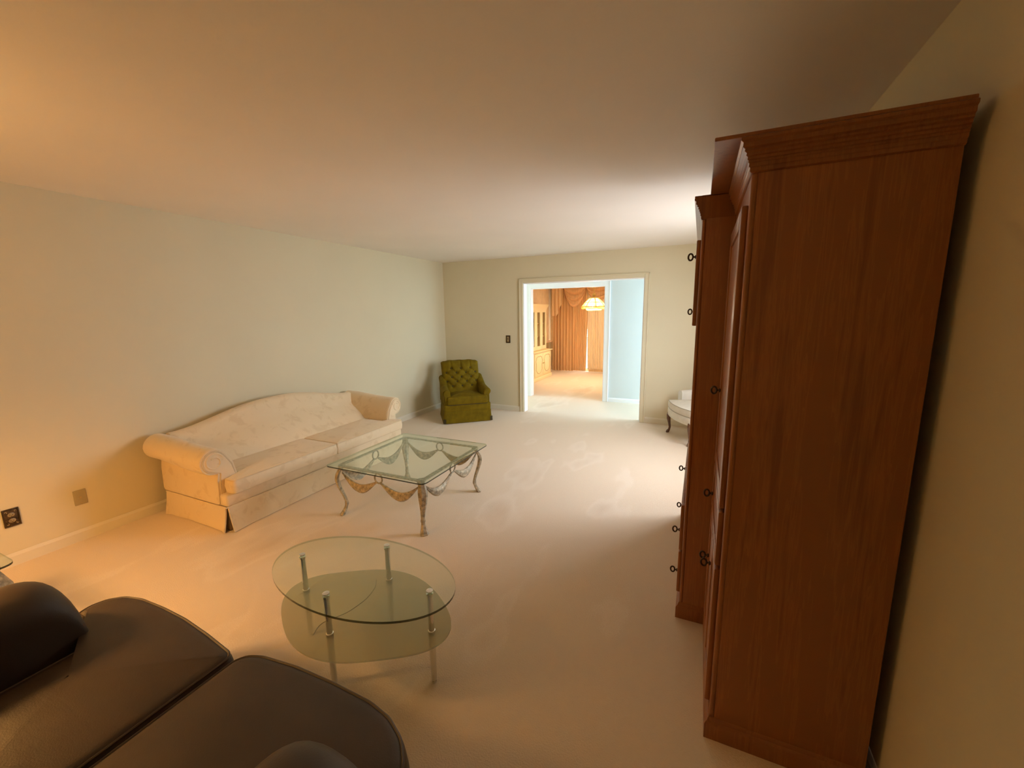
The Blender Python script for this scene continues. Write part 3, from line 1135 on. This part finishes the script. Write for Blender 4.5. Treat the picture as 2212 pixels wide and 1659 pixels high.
for s in (-1, 1):                                   # arms slope up to the back and roll outwards at the front
    bm = B(); rings = []
    for i in range(14):
        u = i / 13
        y = 0.03 + 0.56 * u
        top = 0.500 + 0.05 * u + 0.10 * max(0, u - 0.55) / 0.45
        cx = 0.303 - 0.012 * u
        rr = 0.052
        ring = [(0.235, 0.26), (0.238, top - 0.10)]
        for k in range(11):
            a = radians(165) - radians(230) * k / 10
            ring.append((cx + rr * 1.05 * cos(a), top - rr + rr * sin(a)))
        ring += [(0.335, top - 0.11), (0.335, 0.26)]
        sc = 1.0 if i else 0.9
        rings.append([(s * q[0], y, q[1]) for q in ring])
    loft(bm, rings)
    ar = finish("arm", bm, "olive_velvet", ch, smooth=50, local=True)
    bm = B()
    prism(bm, [(s * x, z) for x, z in round_poly([(0.246, 0.27), (0.328, 0.27), (0.326, 0.39), (0.345, 0.44), (0.33, 0.49), (0.27, 0.49), (0.25, 0.42)], 0.02, 4)], 'y', 0.012, 0.032, 0.006)
    finish("arm_front_panel", bm, "olive_velvet", ar, local=True)


# button tufted back
BW = 0.295
rows = [(0.735, (-0.17, -0.02, 0.13), ), (0.672, (-0.245, -0.095, 0.055, 0.205)), (0.610, (-0.17, -0.02, 0.13)), (0.548, (-0.095, 0.055)), (0.486, (-0.17, -0.02, 0.13))]
rows = [(0.745, (-0.15, 0.0, 0.15)), (0.680, (-0.225, -0.075, 0.075, 0.225)), (0.615, (-0.15, 0.0, 0.15)), (0.550, (-0.225, -0.075, 0.075, 0.225)), (0.485, (-0.15, 0.0, 0.15))]
btn = [(x, z) for z, xs in rows for x in xs]
seams = []
for i, (x, z) in enumerate(btn):
    for x2, z2 in btn[i + 1:]:
        if abs(abs(x - x2) - 0.075) < 0.01 and abs(abs(z - z2) - 0.065) < 0.01:
            seams.append((x, z, x2, z2))
for x in (-0.15, 0.0, 0.15):
    seams.append((x, 0.745, x * 1.02, 0.90))


def segd(px, pz, s):
    x, z, x2, z2 = s
    dx, dz = x2 - x, z2 - z
    u = max(0, min(1, ((px - x) * dx + (pz - z) * dz) / (dx * dx + dz * dz)))
    return sqrt((px - x - u * dx) ** 2 + (pz - z - u * dz) ** 2)


def back_front(x, z):
    """y of the padded front face at (x, z)"""
    lean = 0.415 + 0.22 * ((z - 0.38) / 0.49)
    puff = 0.075 * (1 - (abs(x) / BW) ** 4) * (1 - max(0, (z - 0.80) / 0.08) ** 2 * 0.8 if z > 0.80 else 1)
    d = 0
    for bx_, bz_ in btn:
        d = max(d, 0.040 * exp(-((x - bx_) ** 2 + (z - bz_) ** 2) / 0.00055))
    for s in seams:
        d = max(d, 0.016 * exp(-(segd(x, z, s) ** 2) / 0.00016))
    return lean - puff + d


bm = B(); nx, nz = 56, 48
rings = []
for j in range(nz + 1):
    v_ = j / nz
    ring_f, ring_b = [], []
    for i in range(nx + 1):
        u = i / nx * 2 - 1
        x = u * BW * (1.0 - 0.05 * (1 - v_))
        scal = 0.010 * abs(sin(pi * (x + 0.075) / 0.15)) * max(0, (v_ - 0.8) / 0.2)
        zt_ = 0.862 - 0.034 * u ** 8 - 0.006 + scal
        z = 0.38 + (zt_ - 0.38) * v_
        yf = back_front(x, min(z, 0.86))
        yb = 0.56 + 0.16 * ((z - 0.38) / 0.49)
        edge = max(0.0, (abs(u) - 0.9) / 0.1)
        tope = max(0.0, (v_ - 0.93) / 0.07)
        k2 = 1 - (1 - sqrt(max(0, 1 - edge ** 2)) * sqrt(max(0, 1 - tope ** 2))) * 0.5
        mid = (yf + yb) / 2
        ring_f.append((x, mid + (yf - mid) * k2, z)); ring_b.append((x, mid + (yb - mid) * k2, z))
    rings.append(ring_f + ring_b[::-1])
loft(bm, rings)
bk = finish("tufted_backrest", bm, "olive_velvet", ch, smooth=70, local=True)
for x, z in btn:
    bm = B(); ellipsoid(bm, (x, back_front(x, z) - 0.004, z), 0.016, 0.010, 0.016, 10)
    finish("button", bm, "olive_dark", bk, local=True)

# ------------------------------------------------------------------ low tub chair with cabriole legs, right far corner
fx, fy = (3.684 + 3.967) / 2, (5.651 + 5.083) / 2
tub = thing("tub_chair", "cream low tub chair on curved mahogany legs, partly hidden behind the wall unit", "chair", (fx, fy, 0), math.atan2(-0.568, 0.283))
# local: x along the front from the far leg (-) to the near leg (+); y away from the front... to the back corner
def bow(u): return -0.055 * (1 - u * u)
HW = 0.315


def seat_outline(g, front=0.0):
    p = []
    for k in range(13):
        u = -1 + k / 6
        p.append((u * (HW + g), bow(u) - g - front))
    for k in range(9):
        a = pi / 2 * k / 8
        p.append(((HW + g) * (1 - 0.25 * (1 - cos(a))), 0.10 + (0.42 + g) * sin(a) * 0.9 if k else 0.10))
    for k in range(9):
        a = pi / 2 * (1 - k / 8)
        p.append((-(HW + g) * (1 - 0.25 * (1 - cos(a))), 0.10 + (0.42 + g) * sin(a) * 0.9 if k < 8 else 0.10))
    return p


so = seat_outline(0.0)
bm = B(); t_ = resample(so, 0.03)
loft(bm, [[(x, y, 0.252) for x, y in inset(t_, 0.004)], [(x, y, 0.26) for x, y in t_], [(x, y, 0.335) for x, y in t_], [(x, y, 0.345) for x, y in inset(t_, 0.006)]])
finish("apron", bm, "cream_silk", tub, local=True)
bm = B(); sc_ = inset(so, 0.004); cushion(bm, sc_, 0.346, 0.44, 0.018, 0.03, 0.03, belly=0.006)
cu = finish("seat_cushion", bm, "cream_silk", tub, smooth=60, local=True)
bm = B(); welt(bm, sc_, 0.433, 0.005, 0.005); welt(bm, sc_, 0.350, 0.006, 0.006)
finish("cushion_welt", bm, "cream_welt", cu, local=True)
bm = B(); rings = []
nn = 40
for i in range(nn + 1):                              # wrapped low arms rising into the back
    a = -0.10 * pi + 1.20 * pi * i / nn
    x = (HW + 0.0) * cos(a); y = 0.24 + 0.30 * sin(a)
    u = abs(i / nn - 0.5) * 2
    top = 0.565 + 0.17 * (0.5 + 0.5 * cos(pi * min(1, u * 1.15)))
    th = 0.035
    ox, oy = cos(a), sin(a)
    ring = [(x - ox * th, y - oy * th, 0.345), (x - ox * th, y - oy * th, top - 0.03), (x - ox * th * 0.6, y - oy * th * 0.6, top - 0.006), (x, y, top),
            (x + ox * th * 0.6, y + oy * th * 0.6, top - 0.006), (x + ox * th, y + oy * th, top - 0.03), (x + ox * th, y + oy * th, 0.335)]
    rings.append(ring)
loft(bm, rings)
finish("wrapped_back", bm, "cream_silk", tub, smooth=60, local=True)
for sx, y, out in ((-1, 0.02, -1), (1, 0.02, -1), (-0.72, 0.45, 1), (0.72, 0.45, 1)):
    bm = B()
    dx, dy = (sx / abs(sx)) * 0.7, out * 0.7
    spec = [(0.0, 0.275, 0.030), (0.012, 0.235, 0.030), (0.014, 0.195, 0.024), (0.002, 0.13, 0.0165), (-0.006, 0.08, 0.0135), (0.002, 0.045, 0.0145), (0.018, 0.018, 0.021), (0.022, 0.006, 0.021), (0.020, 0.0, 0.016)]
    cx0 = sx * HW - (sx / abs(sx)) * 0.025
    tube(bm, [(cx0 + dx * o_, y + dy * o_, z) for o_, z, r in spec], [r for _, _, r in spec], 12)
    finish("leg", bm, "mahogany", tub, local=True)

# ------------------------------------------------------------------ oak wall unit along the right wall
def crown(bm, y0, y1, xf, xb, z0, near=True, far=True, nstart=None):
    """stepped crown moulding swept round the near side, the front and the far side"""
    prof = [(0.000, 0.0), (0.006, 0.004), (0.006, 0.014), (0.0095, 0.017), (0.0095, 0.026), (0.0125, 0.028), (0.0115, 0.034), (0.0155, 0.036), (0.0145, 0.043), (0.0195, 0.046), (0.0185, 0.053), (0.0245, 0.057), (0.0235, 0.063), (0.0300, 0.067), (0.0295, 0.079),
            (0.036, 0.084), (0.036, 0.092), (0.030, 0.096), (-0.02, 0.096), (-0.02, 0.0)]
    rings = []
    for o_, dz in prof:
        path = []
        yn = y0 - o_ if near else y0
        yf = y1 + o_ if far else y1
        if near: path.append((nstart or xb, yn))
        path += [(xf - o_, yn), (xf - o_, yf)]
        if far: path.append((xb, yf))
        rings.append([(x, y, z0 + dz) for x, y in path])
    # lay out as rings across the profile
    R = [[rings[i][k] for i in range(len(rings))] for k in range(len(rings[0]))]
    loft(bm, R)


def ring_pull(parent, x, y, z):
    bm = B()
    ellipsoid(bm, (x - 0.004, y, z), 0.005, 0.009, 0.009, 10)
    tube(bm, [(x - 0.004, y, z), (x - 0.016, y, z)], 0.004, 8)
    tube(bm, [(x - 0.026 + 0.0105 * sin(2 * pi * k / 20), y, z + 0.0155 * cos(2 * pi * k / 20)) for k in range(20)], 0.0042, 8, loop=True)
    return finish("ring_pull", bm, "bronze_rim", parent)


def panel_door(root, xf, y0, y1, z0, z1, pull=None, name="door", th=0.02):
    """frame-and-panel front facing -x, with a bevelled outer edge"""
    bm = B()
    st = 0.058
    if z1 - z0 < 0.22 or name == "drawer": st = 0.032
    xa, xb = xf, xf + th
    box(bm, xa, xb, y0, y0 + st, z0, z1, 0.005, 2); box(bm, xa, xb, y1 - st, y1, z0, z1, 0.005, 2)
    box(bm, xa + 0.0005, xb, y0 + st - 0.004, y1 - st + 0.004, z0, z0 + st, 0.005, 2); box(bm, xa + 0.0005, xb, y0 + st - 0.004, y1 - st + 0.004, z1 - st, z1, 0.005, 2)
    d = finish(name, bm, "oak", root)
    bm = B(); box(bm, xa + 0.005, xb - 0.002, y0 + st - 0.003, y1 - st + 0.003, z0 + st - 0.003, z1 - st + 0.003, 0.012, 1)
    finish("field_panel", bm, "oak", d)
    if pull:
        ring_pull(d, xf, *pull)
    return d


def cabinet_case(root, x0, x1, y0, y1, z1, name_top="top_board"):
    for ya, yb in ((y0, y0 + 0.02), (y1 - 0.02, y1)):
        bm = B(); box(bm, x0 + 0.016, x1, ya, yb, 0.0, z1, 0.004, 2)
        finish("side_panel", bm, "oak", root)
    bm = B(); box(bm, x1 - 0.008, x1, y0 + 0.02, y1 - 0.02, 0.08, z1 - 0.02); finish("back_panel", bm, "oak", root)
    bm = B(); box(bm, x0 + 0.02, x1 - 0.008, y0 + 0.02, y1 - 0.02, z1 - 0.02, z1); finish(name_top, bm, "oak", root)
    bm = B(); box(bm, x0 + 0.02, x1 - 0.008, y0 + 0.02, y1 - 0.02, 0.08, 0.10); finish("bottom_board", bm, "oak", root)
    # face frame
    for ya, yb in ((y0, y0 + 0.040), (y1 - 0.040, y1)):
        bm = B(); box(bm, x0, x0 + 0.02, ya, yb, 0.0, z1, 0.009, 3); finish("stile", bm, "oak", root)
    bm = B(); box(bm, x0 + 0.002, x0 + 0.02, y0 + 0.040, y1 - 0.040, z1 - 0.09, z1, 0.003, 1); finish("top_rail", bm, "oak", root)
    bm = B(); box(bm, x0 + 0.002, x0 + 0.02, y0 + 0.040, y1 - 0.040, 0.0, 0.11, 0.003, 1); finish("bottom_rail", bm, "oak", root)


def base_moulding(root, x0, x1, y0, y1, near_from=None, far=True):
    prof = [(0.0, 0.0), (0.015, 0.0), (0.015, 0.060), (0.011, 0.066), (0.006, 0.070), (0.004, 0.080), (0.0, 0.084)]
    R = []
    path = [(near_from or x1, y0, 0, -1), (x0, y0, -1, -1), (x0, y1, -1, 1 if far else 0)] + ([(x1, y1, 0, 1)] if far else [])
    for x, y, sx, sy in path:
        R.append([(x + sx * o_, y + sy * o_, z) for o_, z in prof])
    bm = B(); loft(bm, R)
    finish("base_moulding", bm, "oak_moulding", root)


PX, PB, PY0, PY1, PT = 4.130, 4.596, 1.490, 2.090, 1.990
pier = thing("oak_pier_cabinet", "tall oak pier cabinet nearest the camera, plain side panel facing us", "cabinet", ((PX + PB) / 2, (PY0 + PY1) / 2, 0))
cabinet_case(pier, PX, PB, PY0, PY1, PT)
base_moulding(pier, PX, PB, PY0, PY1, far=False)
bm = B(); crown(bm, PY0, PY1, PX, PB, PT - 0.004, True, False); finish("crown_moulding", bm, "oak_moulding", pier)
bm = B(); box(bm, PX - 0.106, PB, PY0 - 0.030, PY1 - 0.006, PT + 0.090, PT + 0.102, 0.003, 2); finish("cornice_board", bm, "oak_moulding", pier)
panel_door(pier, PX - 0.018, PY0 + 0.035, PY1 - 0.035, 0.90, PT - 0.085, (PY1 - 0.13, 1.245))
panel_door(pier, PX - 0.018, PY0 + 0.035, PY1 - 0.035, 0.68, 0.885, (PY1 - 0.13, 0.770), "drawer")
panel_door(pier, PX - 0.018, PY0 + 0.035, (PY0 + PY1) / 2 - 0.002, 0.115, 0.665, ((PY0 + PY1) / 2 - 0.03, 0.545))
panel_door(pier, PX - 0.018, (PY0 + PY1) / 2 + 0.002, PY1 - 0.035, 0.115, 0.665, ((PY0 + PY1) / 2 + 0.15, 0.475))

BX, BY0, BY1, BT = 3.997, 2.108, 3.30, 1.990
unit = thing("oak_media_cabinet", "deeper oak cabinet standing behind the near oak pier cabinet", "cabinet", ((BX + PB) / 2, (BY0 + BY1) / 2, 0))
cabinet_case(unit, BX, PB, BY0, BY1, BT)
base_moulding(unit, BX, PB, BY0, BY1, near_from=PX + 0.0, far=True)
bm = B(); crown(bm, BY0, BY1, BX, PB, BT - 0.004, False, True); box(bm, BX - 0.004, PX + 0.05, BY0 + 0.001, BY0 + 0.02, BT - 0.004, BT + 0.098); finish("crown_moulding", bm, "oak_moulding", unit)
bm = B(); box(bm, BX - 0.036, PB, BY0 + 0.001, BY1 + 0.034, BT + 0.091, BT + 0.098, 0.002, 1); finish("top_cap", bm, "oak_moulding", unit)
ym = (BY0 + BY1) / 2
for z in (0.62, 1.50):
    bm = B(); box(bm, BX + 0.002, BX + 0.02, BY0 + 0.04, BY1 - 0.04, z - 0.02, z + 0.02, 0.003, 1); finish("middle_rail", bm, "oak", unit)
    bm = B(); box(bm, BX + 0.02, PB - 0.008, BY0 + 0.02, BY1 - 0.02, z - 0.01, z + 0.01); finish("shelf", bm, "oak", unit)
panel_door(unit, BX - 0.018, BY0 + 0.035, ym - 0.002, 1.515, BT - 0.085, (BY0 + 0.16, 1.845))
panel_door(unit, BX - 0.018, ym + 0.002, BY1 - 0.035, 1.515, BT - 0.085, (ym + 0.05, 1.58))
for za, zb, yy in ((0.115, 0.345, 0.0), (0.355, 0.605, 0.0)):
    panel_door(unit, BX - 0.018, BY0 + 0.035, ym - 0.002, za, zb, (BY0 + 0.14, za + 0.06), "drawer")
    panel_door(unit, BX - 0.018, ym + 0.002, BY1 - 0.035, za, zb, (ym + 0.12, zb - 0.05), "drawer")

# ------------------------------------------------------------------ dining room: china hutch
hu = thing("china_hutch", "cream china hutch with glass upper doors in the dining room", "hutch", (0.41, 9.27, 0))
HX = 0.595
bm = B(); box(bm, XD + 0.012, HX, 8.66, 9.87, 0.085, 0.665, 0.006, 2); finish("base_cabinet", bm, "cream_lacquer", hu)
bm = B(); box(bm, XD + 0.012, HX + 0.02, 8.635, 9.90, 0.0, 0.085, 0.01, 2); finish("plinth", bm, "cream_lacquer", hu)
bm = B(); box(bm, XD + 0.012, HX + 0.03, 8.625, 9.92, 0.665, 0.692, 0.008, 3); finish("counter", bm, "cream_lacquer", hu)
for k, (ya, yb) in enumerate(((8.72, 9.262), (9.268, 9.81))):
    bm = B()
    box(bm, HX, HX + 0.014, ya, yb, 0.115, 0.64, 0.004, 2)
    d = finish("door", bm, "cream_lacquer", hu)
    ins_ = 0.06
    bm = B(); pts = []
    m0, m1 = ya + ins_, yb - ins_
    for z, y in ((0.17, (m0 + m1) / 2), (0.20, m0 + 0.10), (0.27, m0 + 0.02), (0.38, m0 + 0.03), (0.48, m0), (0.56, m0 + 0.05), (0.585, m0 + 0.14), (0.575, (m0 + m1) / 2),
                 (0.585, m1 - 0.14), (0.56, m1 - 0.05), (0.48, m1), (0.38, m1 - 0.03), (0.27, m1 - 0.02), (0.20, m1 - 0.10)):
        pts.append((HX + 0.014, y, z))
    tube(bm, pts, 0.007, 6, loop=True)
    finish("moulding", bm, "cream_line", d)
    bm = B(); ellipsoid(bm, (HX + 0.022, (yb - 0.03) if k == 0 else (ya + 0.03), 0.40), 0.012, 0.014, 0.014, 10)
    finish("knob", bm, "cream_line", d)
# upper cabinet as an open case
UX, UY0, UY1, UZ0, UZ1 = 0.485, 8.70, 9.78, 0.692, 1.66
for ya, yb in ((UY0, UY0 + 0.03), (UY1 - 0.03, UY1)):
    bm = B(); box(bm, XD + 0.012, UX, ya, yb, UZ0, UZ1, 0.003, 1); finish("side_panel", bm, "cream_lacquer", hu)
bm = B(); box(bm, XD + 0.012, XD + 0.022, UY0 + 0.03, UY1 - 0.03, UZ0, UZ1); finish("back_panel", bm, "cream_line", hu)
bm = B(); box(bm, XD + 0.012, UX, UY0 + 0.001, UY1 - 0.001, UZ1, UZ1 + 0.03); finish("top_board", bm, "cream_lacquer", hu)
for z in (1.02, 1.33):
    bm = B(); box(bm, XD + 0.022, UX - 0.03, UY0 + 0.03, UY1 - 0.03, z - 0.011, z + 0.011); finish("shelf", bm, "cream_lacquer", hu)
dw = (UY1 - UY0) / 3
for k in range(3):
    ya, yb = UY0 + k * dw + 0.004, UY0 + (k + 1) * dw - 0.004
    bm = B(); st = 0.085
    for a in ((ya, ya + st, UZ0 + 0.01, UZ1), (yb - st, yb, UZ0 + 0.01, UZ1), (ya + st, yb - st, UZ0 + 0.01, UZ0 + 0.11), (ya + st, yb - st, UZ1 - 0.06, UZ1)):
        box(bm, UX, UX + 0.022, a[0], a[1], a[2], a[3], 0.003, 1)
    d = finish("glass_door", bm, "cream_lacquer", hu)
    bm = B(); box(bm, UX + 0.008, UX + 0.012, ya + st, yb - st, UZ0 + 0.11, UZ1 - 0.06); finish("pane", bm, "window_glass", d)
bm = B()
prof = [(0.0, 1.655), (0.022, 1.655), (0.024, 1.70), (0.038, 1.725), (0.062, 1.752), (0.066, 1.775), (0.070, 1.79), (0.0, 1.79)]
R = []
for x, y, sx, sy in ((XD + 0.012, UY0, 0, -1), (UX, UY0, 1, -1), (UX, UY1, 1, 1), (XD + 0.012, UY1, 0, 1)):
    R.append([(x + sx * o_, y + sy * o_, z) for o_, z in prof])
loft(bm, R); finish("crown_moulding", bm, "cream_lacquer", hu)

# ------------------------------------------------------------------ dining room: curtains
def pleated(bm, x0, x1, y, z0, z1, amp, per, flare=0.0, thick=0.004, seed=0, d0=0.0, d1=0.0):
    rnd = random.Random(seed)
    n = int((x1 - x0) / per * 10)
    ph = 0; front = []
    offs = [rnd.uniform(0.7, 1.25) for _ in range(200)]
    rings = []
    for zi in range(5):
        v_ = zi / 4
        z = z1 + (z0 - z1) * v_
        ring_a, ring_b = [], []
        for i in range(n + 1):
            x = x0 + d0 * v_ + (x1 + d1 * v_ - x0 - d0 * v_) * i / n
            a = amp * offs[(i // 10) % 200] * (1 + flare * v_)
            yy = y + a * sin(2 * pi * i / 10 + 0.3 * sin(v_ * 3 + i * 0.13))
            ring_a.append((x, yy, z)); ring_b.append((x, yy + thick, z))
        rings.append(ring_a + ring_b[::-1])
    loft(bm, rings)


cu_ = thing("drapery_panel", "peach pleated drape hanging at the left of the dining room window", "curtain", (0.62, 10.88, 0))
bm = B(); pleated(bm, 0.315, 0.895, 10.855, 0.004, 2.30, 0.030, 0.085, 0.2, seed=1); finish("pleated_cloth", bm, "drape_cloth", cu_, smooth=80)
bm = B(); tube(bm, [(0.28, 10.895, 2.31), (0.89, 10.895, 2.31)], 0.011, 8); finish("traverse_rod", bm, "chandelier_metal", cu_)
bm = B(); pleated(bm, 0.835, 1.275, 10.958, 0.004, 2.30, 0.017, 0.055, 0.2, seed=2, d1=-0.050)
tag(finish("sheer_curtain", bm, "drape_cloth", smooth=80), "peach sheer curtain left of the bright gap in the dining window", "curtain")
bm = B(); pleated(bm, 1.240, 2.95, 10.890, 0.055, 2.30, 0.015, 0.060, 0.2, seed=3, d0=0.048)
tag(finish("sheer_curtain", bm, "sheer_cloth", smooth=80), "pale sheer curtain right of the bright gap, below the chandelier", "curtain")
bm = B(); box(bm, 1.305, 3.0, 10.925, 11.0, 0.0, 0.085, 0.004, 1)
tag(finish("window_sill_board", bm, "drape_cloth"), "low brown board along the floor under the pale sheer curtain", "board")

val = thing("swag_valance", "peach swag valance with side tail across the dining window top", "valance", (1.7, 10.84, 2.35))
bm = B(); box(bm, 0.29, 3.5, 10.80, 10.98, 2.33, 2.37, 0.004, 1); finish("valance_board", bm, "swag_cloth", val)


def swag(x0, x1, ztop, drop, yb, seed):
    bm = B(); nu, nv = 30, 46
    rings = []
    for j in range(nv + 1):
        v_ = j / nv
        ring = []
        for i in range(nu + 1):
            u = i / nu
            s_ = sin(pi * u)
            w_ = 1 - 0.36 * v_ * 0
            x = x0 + (x1 - x0) * (0.5 + (u - 0.5) * (1 - 0.10 * v_))
            z = ztop - 0.02 * v_ - drop * v_ * (s_ ** 0.55) - 0.03 * v_ * (1 - s_)
            fold = 0.022 * sin(v_ * 2 * pi * 4.0) * (0.35 + 0.65 * s_)
            y = yb - 0.028 - 0.055 * s_ * sin(pi * min(1, v_ * 1.0) * 0.75) - fold
            ring.append((x, y, z))
        rings.append(ring + [(p[0], p[1] + 0.004, p[2] + 0.002) for p in ring[::-1]])
    loft(bm, rings)
    return finish("swag", bm, "swag_cloth", val, smooth=80)


swag(0.60, 1.27, 2.345, 0.60, 10.83, 1)
swag(1.20, 1.95, 2.345, 0.45, 10.815, 2)
swag(1.88, 2.6, 2.345, 0.60, 10.83, 3)
# tail: stepped jabot at the left end
bm = B(); rings = []
n = 40
for j in range(9):
    v_ = j / 8
    ra = []
    for i in range(n + 1):
        u = i / n
        low = 1.50 if u < 0.45 else 1.50 + (u - 0.45) / 0.55 * 0.42
        z = 2.345 + (low - 2.345) * v_
        x = 0.30 + 0.315 * u
        y = 10.79 - 0.028 * sin(u * 2 * pi * 3.2) - 0.012
        ra.append((x, y, z))
    rings.append(ra + [(p[0], p[1] + 0.004, p[2]) for p in ra[::-1]])
loft(bm, rings)
finish("tail", bm, "tail_cloth", val, smooth=80)

# ------------------------------------------------------------------ dining room: chandelier
CX, CY = 1.83, 9.2
cd = thing("glass_chandelier", "brass chandelier with a dome of bright glass panels in the dining room", "chandelier", (CX, CY, 2.44))
NP = 8


def octa(r, z, ph=pi / 8):
    return [(CX + r * cos(2 * pi * k / NP + ph), CY + r * sin(2 * pi * k / NP + ph), z) for k in range(NP)]


tiers = [(0.095, 1.895), (0.205, 1.800), (0.278, 1.705)]
for k in range(NP):                                  # dome panes
    bm = B(); rings = []
    for r, z in tiers:
        a, b_ = octa(r, z)[k], octa(r, z)[(k + 1) % NP]
        a2, b2 = octa(r - 0.004, z - 0.003)[k], octa(r - 0.004, z - 0.003)[(k + 1) % NP]
        rings.append([a, b_, b2, a2])
    loft(bm, rings)
    finish("dome_pane", bm, "chandelier_glass", cd, smooth=0)
    bm = B()
    o1 = [octa(r + 0.001, z)[k] for r, z in tiers]
    tube(bm, o1, 0.0075, 6)
    finish("rib", bm, "chandelier_metal", cd)
    # hanging rim panes, a scalloped band below the dome
    bm = B()
    a, b_ = Vector(octa(0.278, 1.703)[k]), Vector(octa(0.278, 1.703)[(k + 1) % NP])
    t_ = (b_ - a)
    pr_ = []
    for i in range(9):
        u = i / 8
        p = a + t_ * u
        pr_.append((p, 0.032 + 0.020 * sin(pi * u)))
    rings = [[(p.x, p.y, 1.703), (p.x, p.y, 1.703 - d), (p.x - 0.003 * cos(0), p.y, 1.703 - d), (p.x - 0.003, p.y, 1.703)] for p, d in pr_]
    loft(bm, rings)
    finish("rim_pane", bm, "chandelier_glass", cd, smooth=0)
bm = B(); tube(bm, octa(0.279, 1.705), 0.008, 6, loop=True); tube(bm, octa(0.206, 1.800), 0.005, 6, loop=True); tube(bm, octa(0.096, 1.895), 0.010, 6, loop=True)
lathe(bm, [(0.012, 1.93), (0.05, 1.915), (0.095, 1.898)], CX, CY, 16)
finish("frame", bm, "chandelier_metal", cd)
bm = B()                                             # lower basket of glass
rings = [octa(0.175, 1.69), octa(0.170, 1.640), octa(0.150, 1.622), octa(0.146, 1.626), octa(0.166, 1.642), octa(0.171, 1.69)]
loft(bm, rings, True, False, True)
finish("glass_basket", bm, "chandelier_glass", cd, smooth=0)
bm = B(); tube(bm, octa(0.176, 1.69), 0.006, 6, loop=True); tube(bm, octa(0.151, 1.622), 0.006, 6, loop=True)
for k in range(NP):
    tube(bm, [octa(0.176, 1.69)[k], octa(0.171, 1.64)[k], octa(0.151, 1.622)[k]], 0.004, 5)
finish("basket_frame", bm, "chandelier_metal", cd)
bm = B(); lathe(bm, [(0.006, 1.92), (0.034, 1.945), (0.044, 1.968), (0.034, 1.99), (0.006, 2.01)], CX, CY, 16); finish("canopy_ball", bm, "chandelier_metal", cd)
bm = B()
z = 2.012
i = 0
while z < 2.40:
    ax_ = (1, 0) if i % 2 else (0, 1)
    tube(bm, [(CX + ax_[0] * 0.012 * cos(2 * pi * k / 10), CY + ax_[1] * 0.012 * cos(2 * pi * k / 10), z + 0.016 + 0.018 * sin(2 * pi * k / 10)) for k in range(10)], 0.004, 5, loop=True)
    z += 0.026; i += 1
finish("chain", bm, "chandelier_metal", cd)
bm = B(); lathe(bm, [(0.01, 2.39), (0.055, 2.42), (0.065, 2.44)], CX, CY, 16); finish("ceiling_cup", bm, "chandelier_metal", cd)
for k in range(4):
    a = 2 * pi * k / 4 + 0.5
    bx_, by_ = CX + 0.10 * cos(a), CY + 0.10 * sin(a)
    bm = B(); tube(bm, [(CX, CY, 1.90), (bx_, by_, 1.86), (bx_, by_, 1.78)], 0.006, 6); so_ = finish("bulb_arm", bm, "chandelier_metal", cd)
    bm = B(); ellipsoid(bm, (bx_, by_, 1.735), 0.030, 0.030, 0.045, 12); finish("bulb", bm, "bulb_glow", so_)
point("chandelier_light", (CX, CY, 1.650), 84, (1.0, 0.80, 0.60), 0.10)
point("chandelier_up_light", (CX, CY, 1.76), 36, (1.0, 0.80, 0.60), 0.03)
